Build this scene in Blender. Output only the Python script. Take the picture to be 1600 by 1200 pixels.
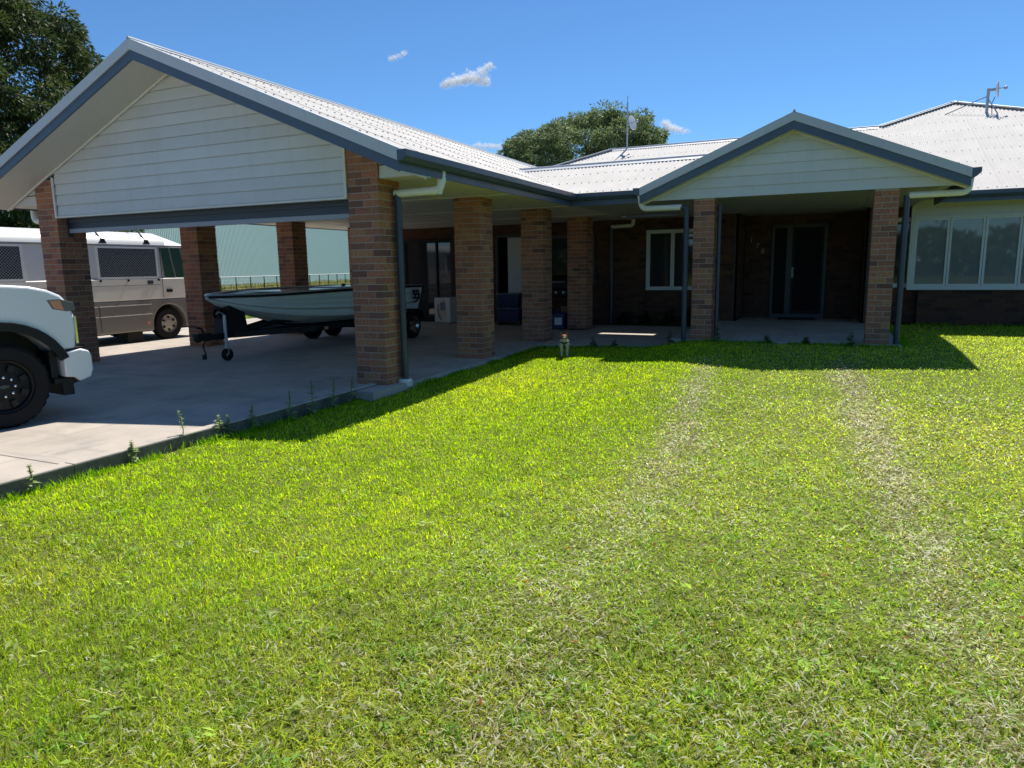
import bpy, bmesh, math, random
import numpy as np
from mathutils import Vector, Matrix
for o in list(bpy.data.objects): bpy.data.objects.remove(o)
SC = bpy.context.scene
COL = SC.collection
R = math.radians
rnd = random.Random(7)
rng = np.random.default_rng(11)

# ------------------------------------------------------------------ camera, sky, sun, exposure
cam_d = bpy.data.cameras.new('camera')
cam = bpy.data.objects.new('camera', cam_d); COL.objects.link(cam)
cam_d.sensor_width = 36.0; cam_d.lens = 36.0 * 1089.5 / 1600.0
cam_d.clip_start = 0.05; cam_d.clip_end = 6000
_r = Vector((.90979, .41479, -.0153)); _u = Vector((-.05478, .15654, .98615)); _f = Vector((-.41144, .89635, -.16514))
_m = Matrix((( _r.x, _u.x, -_f.x, 0), (_r.y, _u.y, -_f.y, 0), (_r.z, _u.z, -_f.z, 1.5), (0, 0, 0, 1)))
cam.matrix_world = _m
SC.camera = cam
SUN_EL = 58.0
world = bpy.data.worlds.new('World'); SC.world = world; world.use_nodes = True
wn = world.node_tree.nodes; wl = world.node_tree.links; wn.clear()
sky = wn.new('ShaderNodeTexSky'); sky.sky_type = 'NISHITA'; sky.sun_disc = False
sky.sun_elevation = R(SUN_EL); sky.sun_rotation = R(2.5)
sky.altitude = 0; sky.air_density = 0.75; sky.dust_density = 0.0; sky.ozone_density = 10.0
bg = wn.new('ShaderNodeBackground'); bg.inputs['Strength'].default_value = 0.104
wo = wn.new('ShaderNodeOutputWorld')
tint = wn.new('ShaderNodeMix'); tint.data_type = 'RGBA'; tint.blend_type = 'MULTIPLY'; tint.inputs[0].default_value = 1.0; tint.inputs[7].default_value = (.82, .99, .98, 1)
wl.new(sky.outputs['Color'], tint.inputs[6]); wl.new(tint.outputs[2], bg.inputs['Color']); wl.new(bg.outputs['Background'], wo.inputs['Surface'])
sun_d = bpy.data.lights.new('sun', 'SUN'); sun_d.energy = 4.6; sun_d.angle = R(.53); sun_d.color = (1.0, .95, .87)
sun = bpy.data.objects.new('sun', sun_d); COL.objects.link(sun)
sun.rotation_euler = (R(-(90 - SUN_EL)), 0, R(-2.5)); sun.location = (0, 20, 40)
SC.view_settings.view_transform = 'Standard'; SC.view_settings.look = 'None'
SC.view_settings.exposure = 0.5; SC.view_settings.gamma = 1.0; SC.view_settings.use_curve_mapping = False
SC.cycles.max_bounces = 12; SC.cycles.diffuse_bounces = 7; SC.cycles.transparent_max_bounces = 300

# ------------------------------------------------------------------ materials
MATS = {}
def nd(nt, t, **kw):
    n = nt.nodes.new(t)
    for k, v in kw.items(): setattr(n, k, v)
    return n
def pbr(name, col, rough=.6, metal=0.0, spec=.5, noise=None, bump=None, coat=0.0, trans=0.0, speck=None):
    """noise=(scale, amount, second colour); bump=(scale, strength, distance)"""
    m = bpy.data.materials.new(name); m.use_nodes = True; nt = m.node_tree
    b = nt.nodes['Principled BSDF']
    b.inputs['Roughness'].default_value = rough; b.inputs['Metallic'].default_value = metal
    b.inputs['Specular IOR Level'].default_value = spec
    b.inputs['Coat Weight'].default_value = coat; b.inputs['Coat Roughness'].default_value = .05
    b.inputs['Transmission Weight'].default_value = trans
    c4 = (*col, 1)
    b.inputs['Base Color'].default_value = c4
    tc = nd(nt, 'ShaderNodeTexCoord')
    if noise:
        sc, amt, c2 = noise
        n = nd(nt, 'ShaderNodeTexNoise'); n.inputs['Scale'].default_value = sc; n.inputs['Detail'].default_value = 6
        n.inputs['Roughness'].default_value = .65
        nt.links.new(tc.outputs['Object'], n.inputs['Vector'])
        r = nd(nt, 'ShaderNodeMapRange'); r.inputs[1].default_value = .3; r.inputs[2].default_value = .72
        r.inputs[3].default_value = 0; r.inputs[4].default_value = amt
        nt.links.new(n.outputs['Fac'], r.inputs[0])
        mx = nd(nt, 'ShaderNodeMix', data_type='RGBA'); mx.inputs[6].default_value = c4; mx.inputs[7].default_value = (*c2, 1)
        nt.links.new(r.outputs[0], mx.inputs[0]); nt.links.new(mx.outputs[2], b.inputs['Base Color'])
        if rough > .12:
            rr = nd(nt, 'ShaderNodeMapRange'); rr.inputs[3].default_value = max(.05, rough - .1); rr.inputs[4].default_value = min(1, rough + .1)
            nt.links.new(n.outputs['Fac'], rr.inputs[0]); nt.links.new(rr.outputs[0], b.inputs['Roughness'])
    if bump:
        sc, st, di = bump
        n2 = nd(nt, 'ShaderNodeTexNoise'); n2.inputs['Scale'].default_value = sc; n2.inputs['Detail'].default_value = 5
        nt.links.new(tc.outputs['Object'], n2.inputs['Vector'])
        bp = nd(nt, 'ShaderNodeBump'); bp.inputs['Strength'].default_value = st; bp.inputs['Distance'].default_value = di
        nt.links.new(n2.outputs['Fac'], bp.inputs['Height']); nt.links.new(bp.outputs['Normal'], b.inputs['Normal'])
    MATS[name] = m
    return m
def brick_material(name='fired brick', k=1.0):
    m = bpy.data.materials.new(name); m.use_nodes = True; nt = m.node_tree; b = nt.nodes['Principled BSDF']
    geo = nd(nt, 'ShaderNodeNewGeometry'); oi = nd(nt, 'ShaderNodeObjectInfo'); tc = nd(nt, 'ShaderNodeTexCoord')
    ad = nd(nt, 'ShaderNodeMath', operation='ADD'); fr = nd(nt, 'ShaderNodeMath', operation='FRACT')
    nt.links.new(geo.outputs['Random Per Island'], ad.inputs[0]); nt.links.new(oi.outputs['Random'], ad.inputs[1]); nt.links.new(ad.outputs[0], fr.inputs[0])
    cr = nd(nt, 'ShaderNodeValToRGB'); cr.color_ramp.interpolation = 'LINEAR'
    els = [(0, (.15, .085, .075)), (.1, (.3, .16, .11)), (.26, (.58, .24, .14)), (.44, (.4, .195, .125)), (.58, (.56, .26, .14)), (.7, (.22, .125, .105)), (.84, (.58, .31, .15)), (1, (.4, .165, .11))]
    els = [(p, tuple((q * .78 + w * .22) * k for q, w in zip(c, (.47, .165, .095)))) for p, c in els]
    cr.color_ramp.elements[0].position = 0; cr.color_ramp.elements[0].color = (*els[0][1], 1)
    cr.color_ramp.elements[1].position = 1; cr.color_ramp.elements[1].color = (*els[-1][1], 1)
    for p, c in els[1:-1]:
        e = cr.color_ramp.elements.new(p); e.color = (*c, 1)
    nt.links.new(fr.outputs[0], cr.inputs[0])
    n = nd(nt, 'ShaderNodeTexNoise'); n.inputs['Scale'].default_value = 26; n.inputs['Detail'].default_value = 7; n.inputs['Roughness'].default_value = .7
    ps = nd(nt, 'ShaderNodeVectorMath', operation='ADD'); nt.links.new(tc.outputs['Object'], ps.inputs[0]); nt.links.new(oi.outputs['Location'], ps.inputs[1])
    nt.links.new(ps.outputs[0], n.inputs['Vector'])
    mr = nd(nt, 'ShaderNodeMapRange'); mr.inputs[1].default_value = .3; mr.inputs[2].default_value = .7; mr.inputs[3].default_value = .62; mr.inputs[4].default_value = 1.25
    nt.links.new(n.outputs['Fac'], mr.inputs[0])
    mx = nd(nt, 'ShaderNodeMix', data_type='RGBA', blend_type='MULTIPLY'); mx.inputs[0].default_value = 1
    nt.links.new(cr.outputs['Color'], mx.inputs[6]); nt.links.new(mr.outputs[0], mx.inputs[7])
    nt.links.new(mx.outputs[2], b.inputs['Base Color']); b.inputs['Roughness'].default_value = .85; b.inputs['Specular IOR Level'].default_value = .3
    bp = nd(nt, 'ShaderNodeBump'); bp.inputs['Strength'].default_value = .35; bp.inputs['Distance'].default_value = .004
    nt.links.new(n.outputs['Fac'], bp.inputs['Height']); nt.links.new(bp.outputs['Normal'], b.inputs['Normal'])
    return m
def attr_leaf(name, transl=.4, rough=.55, spec=.3, attr='Col'):
    m = bpy.data.materials.new(name); m.use_nodes = True; nt = m.node_tree; b = nt.nodes['Principled BSDF']
    a = nd(nt, 'ShaderNodeAttribute'); a.attribute_name = attr
    nt.links.new(a.outputs['Color'], b.inputs['Base Color']); b.inputs['Roughness'].default_value = rough; b.inputs['Specular IOR Level'].default_value = spec
    t = nd(nt, 'ShaderNodeBsdfTranslucent')
    hs = nd(nt, 'ShaderNodeHueSaturation'); hs.inputs['Saturation'].default_value = 1.05; hs.inputs['Value'].default_value = 1.45; hs.inputs['Hue'].default_value = .497
    nt.links.new(a.outputs['Color'], hs.inputs['Color']); nt.links.new(hs.outputs['Color'], t.inputs['Color'])
    mx = nd(nt, 'ShaderNodeMixShader'); mx.inputs[0].default_value = transl
    nt.links.new(b.outputs[0], mx.inputs[1]); nt.links.new(t.outputs[0], mx.inputs[2])
    nt.links.new(mx.outputs[0], nt.nodes['Material Output'].inputs['Surface'])
    return m
def glass_mat(name, tint=(.02, .025, .03), rough=.03):
    m = pbr(name, tint, rough=rough, spec=.7)
    return m

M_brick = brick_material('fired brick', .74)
M_brick_wall = brick_material('shade darkened brick', .22)  # same brick as the piers, darkened to paint in the walls' deep shade
M_mortar = pbr('mortar', (.4, .36, .31), .9, noise=(30, .5, (.27, .24, .2)))
M_mortar_dark = pbr('shade darkened mortar', (.07, .062, .056), .9, noise=(30, .5, (.045, .04, .037)))  # wall mortar, its colour lowered to include the shade
M_roof = pbr('white roof steel', (.63, .6, .555), .7, spec=.12, noise=(1.3, .5, (.49, .465, .425)))
M_cap = pbr('roof capping', (.5, .53, .56), .42, noise=(2, .3, (.43, .46, .5)))
M_fascia = pbr('blue grey fascia', (.072, .105, .155), .42, noise=(3, .4, (.06, .085, .125)))
M_screw = pbr('roof screw', (.34, .33, .32), .5)
M_board = pbr('white weatherboard', (.6, .62, .61), .5, noise=(2.5, .4, (.52, .535, .515)))
M_soffit = pbr('cream soffit', (.57, .56, .515), .6, noise=(1.2, .4, (.5, .485, .43)))
M_trim = pbr('cream trim', (.66, .66, .6), .5)
M_pvc = pbr('white plastic pipe', (.74, .76, .7), .4, noise=(6, .4, (.62, .64, .58)))
M_pipe = pbr('blue grey pipe', (.035, .05, .075), .35, noise=(4, .4, (.03, .042, .06)))
M_shutter = pbr('dark shutter', (.04, .055, .075), .5)
M_alu = pbr('aluminium', (.6, .62, .63), .35, metal=.8)
M_frame = pbr('white window frame', (.58, .62, .6), .4)
M_dframe = pbr('grey door frame', (.05, .055, .06), .5)
M_glass = glass_mat('dark window glass', (.03, .037, .042))
M_wing_glass = glass_mat('curtained window glass', (.17, .19, .195), .03)
M_wing_glass.node_tree.nodes['Principled BSDF'].inputs['Specular IOR Level'].default_value = .75
M_screen = pbr('fly screen', (.014, .0145, .016), .8, spec=.1)
M_conc = pbr('concrete', (.54, .47, .395), .85, noise=(1.3, 1.0, (.36, .315, .265)), bump=(60, .25, .004))
def streak(m, dark=(.26, .235, .21), amt=.9):
    nt = m.node_tree; b = nt.nodes['Principled BSDF']; src = b.inputs['Base Color'].links[0].from_socket
    tc = nd(nt, 'ShaderNodeTexCoord'); fac = None
    for sc3, rot in (((7, .35, 1), .12), ((.5, 5, 1), -.2), ((1.6, 1.3, 1), .4)):
        mp = nd(nt, 'ShaderNodeMapping'); mp.inputs['Scale'].default_value = sc3; mp.inputs['Rotation'].default_value = (0, 0, rot); nt.links.new(tc.outputs['Object'], mp.inputs['Vector'])
        n = nd(nt, 'ShaderNodeTexNoise'); n.inputs['Scale'].default_value = 1; n.inputs['Detail'].default_value = 7; n.inputs['Roughness'].default_value = .62; nt.links.new(mp.outputs[0], n.inputs['Vector'])
        r = nd(nt, 'ShaderNodeMapRange'); r.inputs[1].default_value = .56; r.inputs[2].default_value = .76; r.inputs[3].default_value = 0; r.inputs[4].default_value = amt; nt.links.new(n.outputs['Fac'], r.inputs[0])
        if fac is None: fac = r.outputs[0]
        else:
            a = nd(nt, 'ShaderNodeMath', operation='MAXIMUM'); nt.links.new(fac, a.inputs[0]); nt.links.new(r.outputs[0], a.inputs[1]); fac = a.outputs[0]
    mx = nd(nt, 'ShaderNodeMix', data_type='RGBA'); mx.inputs[7].default_value = (*dark, 1); nt.links.new(fac, mx.inputs[0]); nt.links.new(src, mx.inputs[6]); nt.links.new(mx.outputs[2], b.inputs['Base Color'])
streak(M_conc)
M_concedge = pbr('weathered concrete', (.15, .14, .115), .9, noise=(5, .9, (.05, .05, .04)), bump=(40, .4, .006))  # kerb face: dark stain plus painted shade
M_rail = pbr('grey door rail', (.3, .33, .37), .5)
M_num = pbr('metal numerals', (.3, .31, .32), .4)
def vary(m, lo=.93, hi=1.04, streaky=True):
    nt = m.node_tree; b = nt.nodes['Principled BSDF']; src = b.inputs['Base Color'].links[0].from_socket
    oi = nd(nt, 'ShaderNodeObjectInfo'); r = nd(nt, 'ShaderNodeMapRange'); r.inputs[3].default_value = lo; r.inputs[4].default_value = hi; nt.links.new(oi.outputs['Random'], r.inputs[0])
    tc = nd(nt, 'ShaderNodeTexCoord'); mp = nd(nt, 'ShaderNodeMapping'); mp.inputs['Scale'].default_value = (7, 7, .8); nt.links.new(tc.outputs['Object'], mp.inputs['Vector'])
    n = nd(nt, 'ShaderNodeTexNoise'); n.inputs['Scale'].default_value = 1; n.inputs['Detail'].default_value = 8; n.inputs['Roughness'].default_value = .7; nt.links.new(mp.outputs[0], n.inputs['Vector'])
    q = nd(nt, 'ShaderNodeMapRange'); q.inputs[1].default_value = .5; q.inputs[2].default_value = .8; q.inputs[3].default_value = 1.0; q.inputs[4].default_value = .9; nt.links.new(n.outputs['Fac'], q.inputs[0])
    mu = nd(nt, 'ShaderNodeMath', operation='MULTIPLY'); nt.links.new(r.outputs[0], mu.inputs[0]); nt.links.new(q.outputs[0], mu.inputs[1])
    mx = nd(nt, 'ShaderNodeMix', data_type='RGBA', blend_type='MULTIPLY'); mx.inputs[0].default_value = 1; nt.links.new(src, mx.inputs[6]); nt.links.new(mu.outputs[0], mx.inputs[7]); nt.links.new(mx.outputs[2], b.inputs['Base Color'])
for m_ in (M_board, M_soffit, M_cap, M_fascia): vary(m_)
vary(M_roof, .985, 1.01)
M_dceil = pbr('shade darkened ceiling', (.36, .37, .35), .6)  # porch and verandah shade put into the ceiling colour
M_joint = pbr('slab joint', (.06, .055, .05), .9)
M_soil = pbr('soil', (.15, .18, .025), .95, noise=(14, 1.0, (.06, .06, .02)), bump=(30, .6, .02))
M_door = pbr('pale painted door', (.5, .52, .53), .45)
M_black = pbr('black plastic', (.01, .01, .011), .55, spec=.3)
M_rubber = pbr('tyre rubber', (.011, .011, .012), .85, spec=.25, noise=(12, .5, (.018, .017, .016)))
M_white = pbr('white car paint', (.74, .76, .79), .22, coat=.6)
M_rim_dark = pbr('dark alloy', (.009, .009, .01), .55, spec=.25)
M_chrome = pbr('chrome', (.7, .7, .72), .12, metal=1)
M_steel = pbr('galvanised steel', (.42, .43, .44), .45, metal=.6)
M_leaf = attr_leaf('tree leaf', .3, .55, .22)
M_grass = attr_leaf('grass blade', .52, .6, .12)
M_bark = pbr('bark', (.12, .095, .07), .9, noise=(8, .7, (.06, .05, .04)), bump=(20, .7, .03))

# ------------------------------------------------------------------ object helpers
def wloc(o):
    v = Vector((0, 0, 0))
    while o is not None:
        v = v + o.location; o = o.parent
    return v
def tag(o, label=None, cat=None, group=None, kind=None):
    if label: o['label'] = label
    if cat: o['category'] = cat
    if group: o['group'] = group
    if kind: o['kind'] = kind
    return o
def thing(name, label, cat, loc=(0, 0, 0), rz=0.0, group=None):
    o = bpy.data.objects.new(name, None); COL.objects.link(o); o.empty_display_size = .2
    o.location = loc; o.rotation_euler = (0, 0, rz)
    return tag(o, label, cat, group)
class MB:
    def __init__(s): s.v = []; s.f = []; s.m = []; s.col = None
    def add(s, vs, fs, mi=0):
        n = len(s.v); s.v.extend([tuple(p) for p in vs]); s.f.extend([tuple(i + n for i in f) for f in fs]); s.m.extend([mi] * len(fs)); return s
    def box(s, x0, x1, y0, y1, z0, z1, mi=0):
        return s.add([(x0, y0, z0), (x1, y0, z0), (x1, y1, z0), (x0, y1, z0), (x0, y0, z1), (x1, y0, z1), (x1, y1, z1), (x0, y1, z1)],
                     [(0, 3, 2, 1), (4, 5, 6, 7), (0, 1, 5, 4), (1, 2, 6, 5), (2, 3, 7, 6), (3, 0, 4, 7)], mi)
    def prism(s, poly, ax, a, b, mi=0):
        """poly: 2D points in the other two axes (in axis order), extruded along ax from a to b"""
        def P(p, t):
            if ax == 0: return (t, p[0], p[1])
            if ax == 1: return (p[0], t, p[1])
            return (p[0], p[1], t)
        n = len(poly)
        vs = [P(p, a) for p in poly] + [P(p, b) for p in poly]
        fs = [tuple(range(n))[::-1], tuple(range(n, 2 * n))] + [(i, (i + 1) % n, n + (i + 1) % n, n + i) for i in range(n)]
        return s.add(vs, fs, mi)
    def bar(s, p, q, w, h=None, mi=0, up=(0, 0, 1)):
        h = h or w; p = Vector(p); q = Vector(q); d = (q - p).normalized(); u = Vector(up)
        if abs(d.dot(u)) > .98: u = Vector((0, 1, 0))
        x = d.cross(u).normalized(); y = x.cross(d)
        vs = []
        for c in (p, q):
            for sx, sy in ((-1, -1), (1, -1), (1, 1), (-1, 1)): vs.append(c + x * (w / 2 * sx) + y * (h / 2 * sy))
        return s.add(vs, [(3, 2, 1, 0), (4, 5, 6, 7)] + [(i, (i + 1) % 4, 4 + (i + 1) % 4, 4 + i) for i in range(4)], mi)
    def tube(s, pts, r, n=10, mi=0, cap=True):
        pts = [Vector(p) for p in pts]; rs = r if isinstance(r, (list, tuple)) else [r] * len(pts)
        base = len(s.v); prev = None
        for i, p in enumerate(pts):
            a = pts[max(0, i - 1)]; b = pts[min(len(pts) - 1, i + 1)]
            d = (b - a).normalized()
            if prev is None:
                u = Vector((0, 0, 1)) if abs(d.z) < .9 else Vector((0, 1, 0))
                x = d.cross(u).normalized()
            else:
                x = (prev - d * prev.dot(d)).normalized()
            prev = x; y = d.cross(x)
            for k in range(n):
                t = 2 * math.pi * k / n
                s.v.append(tuple(p + (x * math.cos(t) + y * math.sin(t)) * rs[i]))
        for i in range(len(pts) - 1):
            for k in range(n):
                s.f.append((base + i * n + k, base + i * n + (k + 1) % n, base + (i + 1) * n + (k + 1) % n, base + (i + 1) * n + k)); s.m.append(mi)
        if cap:
            s.f.append(tuple(base + k for k in range(n))[::-1]); s.m.append(mi)
            s.f.append(tuple(base + (len(pts) - 1) * n + k for k in range(n))); s.m.append(mi)
        return s
    def lathe(s, prof, c, ax=0, n=24, mi=0):
        """prof: (r, t) along axis ax through c"""
        base = len(s.v); c = Vector(c)
        for r, t in prof:
            for k in range(n):
                a = 2 * math.pi * k / n; u, w = r * math.cos(a), r * math.sin(a)
                s.v.append(tuple(c + (Vector((t, u, w)) if ax == 0 else Vector((u, t, w)) if ax == 1 else Vector((u, w, t)))))
        for i in range(len(prof) - 1):
            for k in range(n):
                s.f.append((base + i * n + k, base + i * n + (k + 1) % n, base + (i + 1) * n + (k + 1) % n, base + (i + 1) * n + k)); s.m.append(mi)
        return s
    def sphere(s, c, r, n=12, mi=0, sc=(1, 1, 1)):
        prof = []
        base = len(s.v)
        for i in range(n // 2 + 1):
            a = math.pi * i / (n // 2)
            for k in range(n):
                b = 2 * math.pi * k / n
                s.v.append((c[0] + r * sc[0] * math.sin(a) * math.cos(b), c[1] + r * sc[1] * math.sin(a) * math.sin(b), c[2] + r * sc[2] * math.cos(a)))
        for i in range(n // 2):
            for k in range(n):
                s.f.append((base + i * n + k, base + (i + 1) * n + k, base + (i + 1) * n + (k + 1) % n, base + i * n + (k + 1) % n)); s.m.append(mi)
        return s
    def build(s, name, mats, parent=None, smooth=False, bevel=0.0, seg=2, local=False, merge=False, sub=0):
        me = bpy.data.meshes.new(name)
        off = Vector((0, 0, 0)) if (local or parent is None) else wloc(parent)
        me.from_pydata([(p[0] - off.x, p[1] - off.y, p[2] - off.z) for p in s.v], [], s.f)
        mats = mats if isinstance(mats, (list, tuple)) else [mats]
        for m in mats: me.materials.append(m)
        if len(mats) > 1: me.polygons.foreach_set('material_index', s.m)
        bm = bmesh.new(); bm.from_mesh(me)
        if merge: bmesh.ops.remove_doubles(bm, verts=bm.verts, dist=1e-4)
        bmesh.ops.recalc_face_normals(bm, faces=bm.faces); bm.to_mesh(me); bm.free()
        if smooth:
            me.polygons.foreach_set('use_smooth', [True] * len(me.polygons))
            if smooth != 'all': me.set_sharp_from_angle(angle=R(38))
        o = bpy.data.objects.new(name, me); COL.objects.link(o)
        if parent is not None: o.parent = parent
        if bevel:
            b = o.modifiers.new('bevel', 'BEVEL'); b.width = bevel; b.segments = seg; b.limit_method = 'ANGLE'; b.angle_limit = R(35); b.harden_normals = False
        if sub:
            q = o.modifiers.new('sub', 'SUBSURF'); q.levels = sub; q.render_levels = sub
        return o
def big_mesh(name, verts, faces_flat, nper, mat, cols=None, parent=None, smooth=False):
    """fast mesh from numpy: faces_flat (nf*nper) with nper corners each, or nper array; cols per vertex"""
    me = bpy.data.meshes.new(name)
    nf = len(faces_flat) // nper
    me.vertices.add(len(verts)); me.vertices.foreach_set('co', verts.astype(np.float32).ravel())
    me.loops.add(len(faces_flat)); me.loops.foreach_set('vertex_index', faces_flat.astype(np.int32))
    me.polygons.add(nf); me.polygons.foreach_set('loop_start', np.arange(0, nf * nper, nper, dtype=np.int32))
    me.update(calc_edges=True)
    if cols is not None:
        a = me.color_attributes.new('Col', 'FLOAT_COLOR', 'POINT')
        c4 = np.ones((len(verts), 4), np.float32); c4[:, :3] = cols
        a.data.foreach_set('color', c4.ravel())
    me.materials.append(mat)
    if smooth: me.polygons.foreach_set('use_smooth', [True] * nf)
    me.validate()
    o = bpy.data.objects.new(name, me); COL.objects.link(o)
    if parent is not None: o.parent = parent
    return o
def arcpts(cx, cz, r, a0, a1, n):
    return [(cx + r * math.cos(R(a0 + (a1 - a0) * i / n)), cz + r * math.sin(R(a0 + (a1 - a0) * i / n))) for i in range(n + 1)]
def elbow(p, a, b, r, n=5):
    """points rounding corner p between directions from a and to b"""
    p = Vector(p); a = Vector(a); b = Vector(b)
    d1 = (a - p).normalized(); d2 = (b - p).normalized(); out = []
    for i in range(n + 1):
        t = i / n
        q = (p + d1 * r) * (1 - t) ** 2 + p * 2 * t * (1 - t) + (p + d2 * r) * t ** 2
        out.append(tuple(q))
    return out
def sstep(a, b, x):
    t = np.clip((x - a) / (b - a), 0, 1); return t * t * (3 - 2 * t)
def zg(x, y):
    return -.10 + sstep(6, 12.5, y) * (.08 + .06 * sstep(-5, -3.5, x) + .14 * sstep(-3.2, -2.0, x)) + .012 * np.sin(x * 1.7 + 1) * np.sin(y * 1.3)
_vn = np.random.default_rng(3).random((64, 64))
def vnoise(x, y, s=1.0):
    x = np.asarray(x) * s; y = np.asarray(y) * s
    xi = np.floor(x).astype(int); yi = np.floor(y).astype(int); fx = x - xi; fy = y - yi
    fx = fx * fx * (3 - 2 * fx); fy = fy * fy * (3 - 2 * fy)
    g = lambda i, j: _vn[i % 64, j % 64]
    return (g(xi, yi) * (1 - fx) + g(xi + 1, yi) * fx) * (1 - fy) + (g(xi, yi + 1) * (1 - fx) + g(xi + 1, yi + 1) * fx) * fy
# ------------------------------------------------------------------ ground, lawn, concrete
SL = .4163; CA = math.cos(math.atan(SL)); SA = math.sin(math.atan(SL))
def grass_ground_material():
    m = bpy.data.materials.new('turf'); m.use_nodes = True; nt = m.node_tree; b = nt.nodes['Principled BSDF']
    tc = nd(nt, 'ShaderNodeTexCoord')
    n1 = nd(nt, 'ShaderNodeTexNoise'); n1.inputs['Scale'].default_value = .35; n1.inputs['Detail'].default_value = 5
    n2 = nd(nt, 'ShaderNodeTexNoise'); n2.inputs['Scale'].default_value = 9; n2.inputs['Detail'].default_value = 8; n2.inputs['Roughness'].default_value = .75
    for n in (n1, n2): nt.links.new(tc.outputs['Object'], n.inputs['Vector'])
    cr = nd(nt, 'ShaderNodeValToRGB')
    cr.color_ramp.elements[0].position = .3; cr.color_ramp.elements[0].color = (.045, .06, .014, 1)
    cr.color_ramp.elements[1].position = .72; cr.color_ramp.elements[1].color = (.13, .16, .03, 1)
    ad = nd(nt, 'ShaderNodeMath', operation='MULTIPLY_ADD'); ad.inputs[1].default_value = .5
    nt.links.new(n1.outputs['Fac'], ad.inputs[0])
    h = nd(nt, 'ShaderNodeMath', operation='MULTIPLY'); h.inputs[1].default_value = .5; nt.links.new(n2.outputs['Fac'], h.inputs[0]); nt.links.new(h.outputs[0], ad.inputs[2])
    nt.links.new(ad.outputs[0], cr.inputs[0]); nt.links.new(cr.outputs['Color'], b.inputs['Base Color'])
    b.inputs['Roughness'].default_value = .9; b.inputs['Specular IOR Level'].default_value = .1
    bp = nd(nt, 'ShaderNodeBump'); bp.inputs['Strength'].default_value = .8; bp.inputs['Distance'].default_value = .05
    nt.links.new(n2.outputs['Fac'], bp.inputs['Height']); nt.links.new(bp.outputs['Normal'], b.inputs['Normal'])
    return m
M_turf = grass_ground_material()
tag(MB().add([(-900, -900, -.17), (900, -900, -.17), (900, 900, -.17), (-900, 900, -.17)], [(0, 1, 2, 3)]).build('ground', M_turf), kind='structure')
gx = np.linspace(-5.37, 16, 108); gy = np.linspace(-7, 16.88, 120)
XX, YY = np.meshgrid(gx, gy); ZZ = zg(XX, YY) - .012
edge = np.minimum(sstep(16, 14.5, XX), sstep(-7, -6, YY)); ZZ = ZZ * edge + (-.18) * (1 - edge)
ZZ = np.where((YY > 12.42) & (XX < .95), -.2, ZZ)
i = np.arange(107 * 119); r_, c_ = i // 107, i % 107; a_ = r_ * 108 + c_
lawn = big_mesh('lawn', np.stack([XX.ravel(), YY.ravel(), ZZ.ravel()], 1), np.stack([a_, a_ + 1, a_ + 109, a_ + 108], 1).ravel(), 4, M_soil, smooth=True)
tag(lawn, kind='structure')

def slabs(name, xs, ys, top, thick=.14, gap=.008):
    root = bpy.data.objects.new(name, None); COL.objects.link(root); tag(root, kind='structure')
    root.location = ((xs[0] + xs[-1]) / 2, (ys[0] + ys[-1]) / 2, top)
    for a, b in zip(xs[:-1], xs[1:]):
        for c, d in zip(ys[:-1], ys[1:]):
            dz = rnd.uniform(-.0015, .0015)
            MB().box(a + gap / 2, b - gap / 2, c + gap / 2, d - gap / 2, top - thick, top + dz).build('slab', M_conc, root, bevel=.004, seg=1)
    MB().box(xs[0] + .02, xs[-1] - .02, ys[0] + .02, ys[-1] - .02, top - thick - .01, top - .02).build('joint_bed', M_joint, root)
    return root
slabs('carport_floor', [-12.15, -8.6, -5.1], [7.0, 10.4, 13.8, 17.2], 0)
slabs('driveway', [-18.4, -12.4, -8.9, -5.505], [-14, -7.4, -3.8, -.2, 3.4, 6.99], 0)
slabs('side_driveway', [-18.4, -15.2, -12.16], [7.0, 11.5, 16, 21, 26, 31], -.12)
slabs('verandah_floor', [-5.09, -2.62], [12.3, 14.5, 16.7], .05, .2)
slabs('porch_floor', [-2.6, 1.02], [12.42, 15.2, 18.05], .2, .4)
kb = thing('kerb', 'low weathered concrete kerb between driveway and lawn', 'kerb', (-5.42, 3, 0))
for a, b in ((-14, -7.4), (-7.4, -3.8), (-3.8, -.2), (-.2, 3.4), (3.4, 7.49)):
    ks = MB().box(-5.5, -5.385, a + .004, b - .004, -.25, .022).build('kerb_stone', M_conc, kb, bevel=.008)
    MB().box(-5.386, -5.378, a + .004, b - .004, -.25, .008).build('mossy_shaded_face', M_concedge, ks)  # thin dark sheet, stain and the shade of this side in one colour
tag(MB().box(-5.08, -2.61, 16.71, 17.28, -.1, .02).build('garden_bed', M_soil), kind='structure')

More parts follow.
